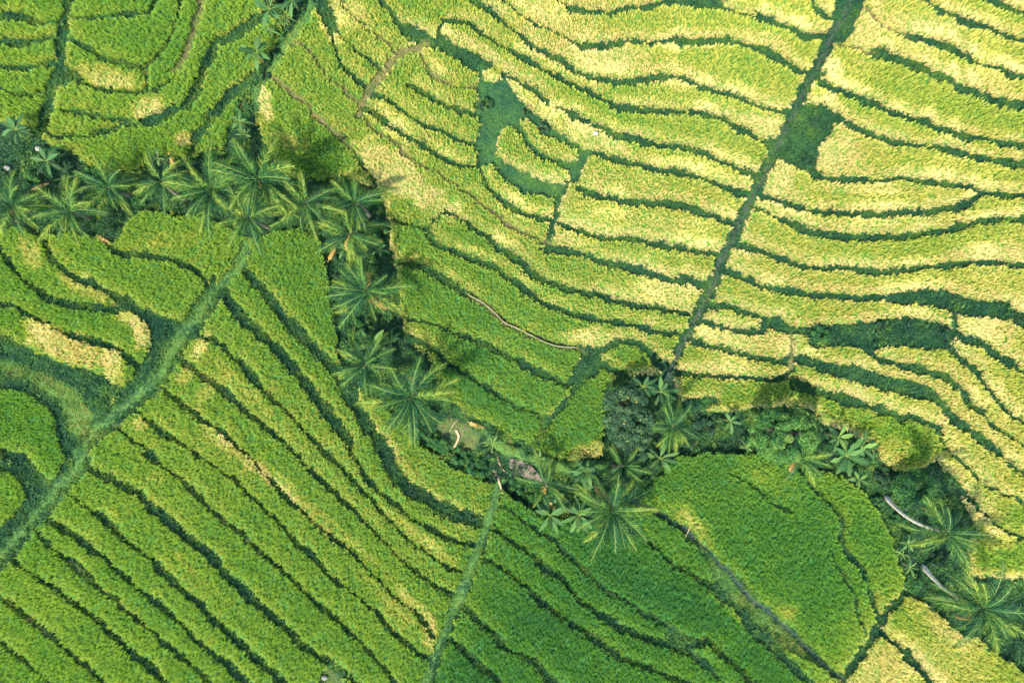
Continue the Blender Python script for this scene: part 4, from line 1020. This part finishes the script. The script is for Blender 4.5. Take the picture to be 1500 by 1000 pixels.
# ------------------------------------------------------------------ coconut palms
def frond_mesh(seed, dry=False, n=50, length=4.6):
    r = np.random.default_rng(seed); mb = MB(); tone = [.18, .28, .36, .46, .22, .56, .30, .40, .20, .50][seed % 10]
    t = np.linspace(0, 1, 15)
    sag = .55 + .75 * r.random(); side = r.normal(0, .75)
    P = np.stack([length * (t - .07 * t ** 3), side * t ** 2 * .8, -length * sag * .42 * t ** 2.2], -1)
    mb.tube(P, .055 * (1 - t) ** .7 + .012, 4, 1, ripe=np.repeat(t, 4), cap=False)
    # the pale upper face of the rachis
    for s in (-1, 1):
        tt = np.linspace(.14, .985, n) + r.normal(0, .004, n)
        base = np.stack([np.interp(tt, t, P[:, k]) for k in range(3)], -1)
        tan = np.stack([np.interp(np.clip(tt + .03, 0, 1), t, P[:, k]) - np.interp(np.clip(tt - .03, 0, 1), t, P[:, k]) for k in range(3)], -1)
        tan /= np.linalg.norm(tan, axis=1)[:, None]
        out = np.array([0, s, 0.]) * np.ones((n, 1)); up = np.cross(tan, out) * s; up[:, 2] = np.abs(up[:, 2])
        ln = (.95 * np.sin(np.pi * np.clip(tt * .86 + .12, 0, 1)) ** .6 + .12) * (.8 + .35 * r.random(n)) * length / 4.6
        ang = R(62) - R(38) * tt + r.normal(0, .09, n)
        dirv = tan * np.cos(ang)[:, None] + out * np.sin(ang)[:, None] + up * (.22 + r.normal(0, .08, n))[:, None]
        dirv /= np.linalg.norm(dirv, axis=1)[:, None]
        w = (.034 + .012 * r.random(n))[:, None]
        m1 = base + dirv * (ln * .5)[:, None]; m1[:, 2] += .02
        tip = base + dirv * ln[:, None] ; tip[:, 2] -= (.25 + .45 * r.random(n)) * ln
        wv = tan * w
        V = np.stack([base - wv * .8, base + wv * .8, m1 + wv, m1 - wv, tip], 1).reshape(-1, 3)
        i = np.arange(n)[:, None] * 5
        mb.add(V, i + np.array([[0, 1, 2, 3]]), i + np.array([[3, 2, 4]]), 0, np.repeat(np.clip(tone + .35 * (tt - .5) + .2 * r.normal(0, .6, n), 0, .95), 5), np.repeat(r.random(n), 5))
    return mb.mesh('frond', [DRYF if dry else PALM, DRYF if dry else RACH])
FRONDS = [frond_mesh(300 + k) for k in range(10)]
DRYFROND = [frond_mesh(330 + k, True, 34, 3.6) for k in range(2)]
NUTM = MB()
def nut_mesh():
    import bmesh
    bm = bmesh.new(); bmesh.ops.create_icosphere(bm, subdivisions=2, radius=.14)
    for v in bm.verts: v.co.z *= 1.25
    me = bpy.data.meshes.new('coconut'); bm.to_mesh(me); bm.free(); me.materials.append(STEM); return me
NUT = nut_mesh()
def palm(u, v, rad, h, nf, label, dry=0, base=None, seed=0, lean=0.0):
    r = np.random.default_rng(500 + seed)
    z = zat(u, v) ; top = Vector((*world(u, v, z + h), z + h))
    if base: b = W(*base)
    else: b = Vector((top.x + r.normal(0, .5), top.y + r.normal(0, .5), z))
    root = empty('coconut_palm', b, label, 'palm tree', 'coconut palms along the ravine')
    mb = MB(); off = top - b; ts = np.linspace(0, 1, 34)
    bend = Vector((r.normal(0, .35), r.normal(0, .35), 0)) if not base else Vector((-.4, -.45, 0))
    pts = [np.array(off * t + bend * math.sin(math.pi * t) * (h / 9)) for t in ts]; pts[0][2] -= .4
    rr = .17 + .15 * (1 - ts) ** 5 - .04 * ts + .006 * (np.arange(34) % 2)
    mb.tube(pts, rr, 10, 0, ripe=np.repeat(np.arange(34) % 2 * .8 + .2 * r.random(34), 10))
    put('trunk', mb.mesh('trunk', [TRUNK if base else OLDTR], True), root)
    k0 = rad / SC / 4.45 * (HC - z - h) / HC
    g0 = r.random() * 6.28
    nf = int(nf * 1.25) + int(r.integers(0, 3))
    for k in range(nf):
        lvl = k / max(1, nf - 1)                 # 0 young and upright .. 1 old and drooping
        a = g0 + k * 2.39996 + r.normal(0, .30)
        pitch = R(64 - 74 * lvl ** .8) + r.normal(0, .14)
        isdry = k >= nf - dry
        me = DRYFROND[k % 2] if isdry else FRONDS[int(r.integers(0, len(FRONDS)))]
        f = put('frond', me, root); f.location = off + Vector((math.cos(a), math.sin(a), 0)) * .12 + Vector((0, 0, .25 - .3 * lvl))
        if isdry: pitch = R(-28); f['label'] = 'dry orange frond'
        s = k0 * (.88 + .36 * r.random()) * (.82 if lvl < .2 else 1.0)
        f.rotation_euler = (Matrix.Rotation(a, 3, 'Z') @ Matrix.Rotation(-pitch, 3, 'Y') @ Matrix.Rotation(r.normal(0, .22), 3, 'X')).to_euler()
        f.scale = (s, s, s)
    for k in range(int(r.integers(3, 6))):
        a = r.random() * 6.28; c = put('coconut', NUT, root); c.location = off + Vector((math.cos(a) * .3, math.sin(a) * .3, -.15 - .2 * r.random()))
    return root
for i, p in enumerate(PALMS): palm(*p[:5], p[5], *(p[6:]), seed=i)

# ------------------------------------------------------------------ bananas and other broad leaved plants
def paddle(mb, seed, L_, wid, a, pitch, z0, sag, ripe, ragged=.0):
    r = np.random.default_rng(seed); n = 11; t = np.linspace(0, 1, n)
    pet = .16
    x = L_ * t * math.cos(pitch); zz = z0 + L_ * (t * math.sin(pitch) - sag * t ** 2)
    hw = np.where(t < pet, .012, wid / 2 * np.sin(np.pi * np.clip((t - pet) / (1 - pet), 0, 1) ** .72) ** .62 + .004)
    hw = hw * (1 + ragged * r.normal(0, .3, n))
    tw = r.normal(0, .2); V = []
    for s, up in ((-1, .22), (0, 0), (1, .22)):
        V.append(np.stack([x, s * hw * math.cos(tw), zz + abs(s) * hw * up + s * hw * math.sin(tw)], -1))
    V = np.concatenate(V); c_, s_ = math.cos(a), math.sin(a)
    V = np.stack([V[:, 0] * c_ - V[:, 1] * s_, V[:, 0] * s_ + V[:, 1] * c_, V[:, 2]], -1)
    q = [(g * n + k, g * n + k + 1, (g + 1) * n + k + 1, (g + 1) * n + k) for g in (0, 1) for k in range(n - 1)]
    mb.add(V, q, (), 0, ripe, r.random())
    mb.tube(np.stack([x * c_, x * s_, zz + .012], -1), .030 * (1 - t) + .008, 4, 1, cap=False)
def banana(u, v, rad, label, h=2.2, nl=8, wid=.24, kind='banana_plant', cat='banana plant', seed=0, ripe=.5, ragged=.1):
    r = np.random.default_rng(700 + seed); p = W(u, v, h)
    root = empty(kind, p, label, cat, 'broad leaved plants in the ravine')
    mb = MB(); ts = np.linspace(0, 1, 6); mb.tube([(0, 0, -.2 + (h + .2) * t) for t in ts], .13 - .05 * ts, 9, 0)
    put('stem', mb.mesh('stem', [STEM], True), root)
    L_ = rad / SC * (HC - h) / HC * 1.12; g0 = r.random() * 6.28
    for k in range(nl):
        lm = MB(); lvl = k / nl
        paddle(lm, seed * 31 + k, L_ * (.8 + .35 * r.random()), L_ * wid * (.85 + .3 * r.random()), g0 + k * 2.39996 + r.normal(0, .2), R(52 - 46 * lvl), h, .25 + .3 * lvl, np.clip(ripe + r.normal(0, .14), 0, 1), ragged)
        put('leaf', lm.mesh('leaf', [BANL, RACH], True), root)
    return root
for i, p in enumerate(BANANAS): banana(*p[:4], seed=i, **p[4])

# ------------------------------------------------------------------ trees and shrubs
def crown_mesh(name, rx, ry, rz, n, size, mat, seed, lumps=26, ripe0=.42, flowers=0.0, dome=False):
    r = np.random.default_rng(seed)
    d = r.normal(0, 1, (lumps, 3)); d[:, 2] = np.abs(d[:, 2]) * .8 - .25; d /= np.linalg.norm(d, axis=1)[:, None]
    c = d * np.array([rx, ry, rz]) * (.42 + .42 * r.random((lumps, 1))); lr = (.18 + .17 * r.random(lumps)) * min(rx, ry)
    if dome: c = d * np.array([rx, ry, rz]) * (.70 + .16 * r.random((lumps, 1))); lr = (.15 + .11 * r.random(lumps)) * min(rx, ry)
    k = r.integers(0, lumps, n)
    e = r.normal(0, 1, (n, 3)); e[:, 2] = np.where(r.random(n) < .8, np.abs(e[:, 2]), e[:, 2]); e /= np.linalg.norm(e, axis=1)[:, None]
    pos = c[k] + e * (lr[k] * (.70 + .38 * r.random(n) ** .6))[:, None] * np.array([1, 1, rz / max(rx, ry) * .6 + .4])
    V, q = scatter_leaves(n, pos, e * .9 + np.array([0, 0, .25]), np.full(n, size), r, .5, .28)
    tone = r.normal(0, .13, lumps)
    rp = np.clip(ripe0 + tone[k] + .10 * r.normal(0, 1, n), 0, .94)
    if flowers: rp = np.where(r.random(n) < flowers, 1.0, rp)
    return mesh(name, V, [q], [mat], dict(ripe=np.repeat(rp, 4), rnd=np.repeat(r.random(n), 4)))
def tree(u, v, rx, ry, h, label, mat, n, size, seed, kind='broadleaf_tree', group='trees in the ravine', ripe0=.42, flowers=0.0, dome=False):
    p = W(u, v, h); root = empty(kind, p, label, 'tree', group); r = np.random.default_rng(seed)
    k = (HC - h) / HC / SC; rx, ry = rx * k, ry * k; rz = 1.0 * (rx + ry) / 2; cz = h - rz * .35
    mb = MB(); mb.tube([(0, 0, -.4), (.05, .02, cz * .3), (-.05, .08, cz * .65), (0, 0, cz)], [.26, .2, .16, .08], 9, 0)
    for q in range(6):
        a = q * 1.05 + r.random() * .5; mb.tube([(0, 0, cz * (.4 + .07 * q)), (math.cos(a) * rx * .35, math.sin(a) * ry * .35, cz * .8), (math.cos(a) * rx * .62, math.sin(a) * ry * .62, cz + rz * .2)], [.1, .07, .02], 6, 0)
    put('trunk', mb.mesh('trunk', [BARK], True), root)
    put('crown', crown_mesh('crown', rx, ry, rz, n, size, mat, seed, 80 if dome else 34, ripe0, flowers, dome), root).location = (0, 0, cz)
for i, t in enumerate(TREES): tree(*t[:6], dict(c=CROWN, d=DCROWN)[t[6]], t[7], t[8], 900 + i, **t[9])
SHR = {}
for i, (u, v, rad, label, mk, n) in enumerate(SHRUBS):
    h = rad / SC * .9; p = W(u, v, h * .6); root = empty('shrub', p, label, 'shrub', 'shrubs and bushes'); k = rad / SC
    put('foliage', crown_mesh('foliage', k, k * (.75 + .4 * random.random()), k * .7, n, .23 if mk != 'd' else .2, dict(c=CROWN, d=DCROWN, u=UNDER)[mk], 1200 + i, 14, .40 if mk != 'u' else .32), root).location = (0, 0, k * .35)
    mb = MB()
    for q in range(5):
        a = q * 1.256 + random.random(); mb.tube([(0, 0, -.1), (math.cos(a) * k * .3, math.sin(a) * k * .3, k * .4), (math.cos(a) * k * .55, math.sin(a) * k * .55, k * .75)], [.04, .03, .01], 5, 0)
    put('stem', mb.mesh('stem', [BARK], True), root)

# ------------------------------------------------------------------ odds and ends on the ground
def log(pts, w, mat, name, label, cat, lift=.16, n=8):
    p0 = W(*pts[len(pts) // 2]); o_ = []
    for (a, b) in spline(pts, 4):
        q = W(a, b, lift); o_.append((q.x - p0.x, q.y - p0.y, q.z + lift - p0.z))
    o_ = np.array(o_); t = np.linspace(0, 1, len(o_)); mb = MB()
    mb.tube(o_, w / SC / 2 * (1 - .35 * t) * (1 + .10 * np.sin(t * 23)), n, 0)
    return tag(put(name, mb.mesh(name, [mat], True), None, p0), label, cat)
log([(668, 629), (672, 638), (670, 646), (665, 656)], 4.2, WOOD, 'fallen_log', 'short curved pale log lying on the bare brownish mound', 'log')
log([(727, 664), (730, 673), (733, 681), (741, 692)], 3.2, WOOD, 'fallen_log', 'thin bent pale log lying next to the brown pond', 'log')
log([(724, 688), (729, 697), (732, 708), (737, 723)], 4.6, WOOD, 'fallen_log', 'longest pale log, its lower end at the head of the grass path', 'log')
log([(659, 631), (664, 622), (672, 613)], 1.3, WOOD, 'dry_stick', 'thin pale stick on the bare brownish mound', 'stick', .1)
log([(1003, 786), (1008, 778), (1011, 769)], 1.6, WOOD, 'dry_stick', 'pale stick standing out beside the stream in the lower right', 'stick', .3)
for (u, v, a, s, lab) in ((684, 617, -28, .62, 'dry orange frond lying on the edge of the bare mound'), (141, 344, -38, .62, 'dry orange frond fallen at the corner of the rice below the ravine'), (480, 384, 60, .62, 'dry orange frond hanging over the rice left of the palms'),
                        (806, 730, -80, .5, 'yellow fallen frond just above the star shaped plants'), (45, 279, 20, .6, 'orange fallen frond beside the far left palm'), (247, 224, -75, .6, 'brown and yellow fallen frond above the palm row')):
    f = tag(put('dry_palm_frond', DRYFROND[0], None, W(u, v, .7) + Vector((0, 0, .75))), lab, 'palm frond', 'fallen dry fronds'); f.rotation_euler = (0, R(-4), R(a)); f.scale = (s, s * .8, s * .5)

# concrete coping along one terrace edge
def coping():
    p = spline(tp('E', [(560,298),(620,330),(670,372),(695,398),(720,420),(770,442),(830,472),(890,502),(950,522),(1030,528)]), 4); V = []; hw = .6
    for k in range(len(p)):
        e = p[min(k + 1, len(p) - 1)] - p[max(0, k - 1)]; e /= np.hypot(*e); n = np.array((-e[1], e[0])); z = zat(*p[k])
        for s, zz in ((-1, -.3), (-1, .5), (1, .5), (1, -.3)):
            a = p[k] + n * s * hw * (1 + .5 * (float(N1(p[k][0] / 4, p[k][1] / 4)) - .5)); x, y = world(a[0], a[1], z + .5); V.append((x, y, z + zz + .06 * float(N2(p[k][0] / 5, 0))))
    q = []
    for k in range(len(p) - 1):
        for s in range(3): q.append((4 * k + s, 4 * k + 4 + s, 4 * k + 5 + s, 4 * k + s + 1))
    q += [(0, 1, 2, 3), tuple(4 * (len(p) - 1) + i for i in (3, 2, 1, 0))]
    tag(put('retaining_wall', mesh('retaining_wall', V, [np.array(q)], [CONC])), 'thin whitish retaining wall snaking between two rice terraces', 'wall')
coping()
def pond():
    p = spline([(747,672),(758,672),(769,677),(780,684),(790,696),(795,703),(788,707),(772,700),(754,694),(747,684),(747,672)], 4)
    z = max(zat(a, b) for a, b in p) + .04; V = [(*world(a, b, z), z) for a, b in p]; c = np.mean(V, 0); V.append(c); n = len(p)
    me = mesh('pond_water', V, [np.array([((k + 1) % n, k, n) for k in range(n)])], [MUDW]); o = put('pond_water', me); o['kind'] = 'structure'
pond()
def rock(u, v, r_, lift, label, mat, name, cat):
    import bmesh
    bm = bmesh.new(); bmesh.ops.create_icosphere(bm, subdivisions=3, radius=r_)
    for q in bm.verts:
        k = 1 + .5 * (float(N1(q.co.x / r_ * 1.3 + 5, q.co.y / r_ * 1.3 + q.co.z / r_)) - .5); q.co = Vector((q.co.x * k * 1.15, q.co.y * k * .85, q.co.z * k * .7))
    me = bpy.data.meshes.new(name); bm.to_mesh(me); bm.free(); me.materials.append(mat)
    for f in me.polygons: f.use_smooth = True
    tag(put(name, me, None, W(u, v) + Vector((0, 0, lift))), label, cat)
rock(476, 991, .28, .2, 'pale stone on the bare patch at the bottom edge', STONE, 'stone', 'stone')
rock(9 + 6, 248, .34, .5, 'pale stone among the weeds at the far left', STONE, 'stone', 'stone')
rock(66, 222, .30, 1.2, 'small pale stone beside the broad leaved plant', STONE, 'stone', 'stone')
rock(871, 199, .24, 1.0, 'crumpled white cloth caught on the rice right of the fallow hollow', CLOTH, 'white_cloth', 'cloth')
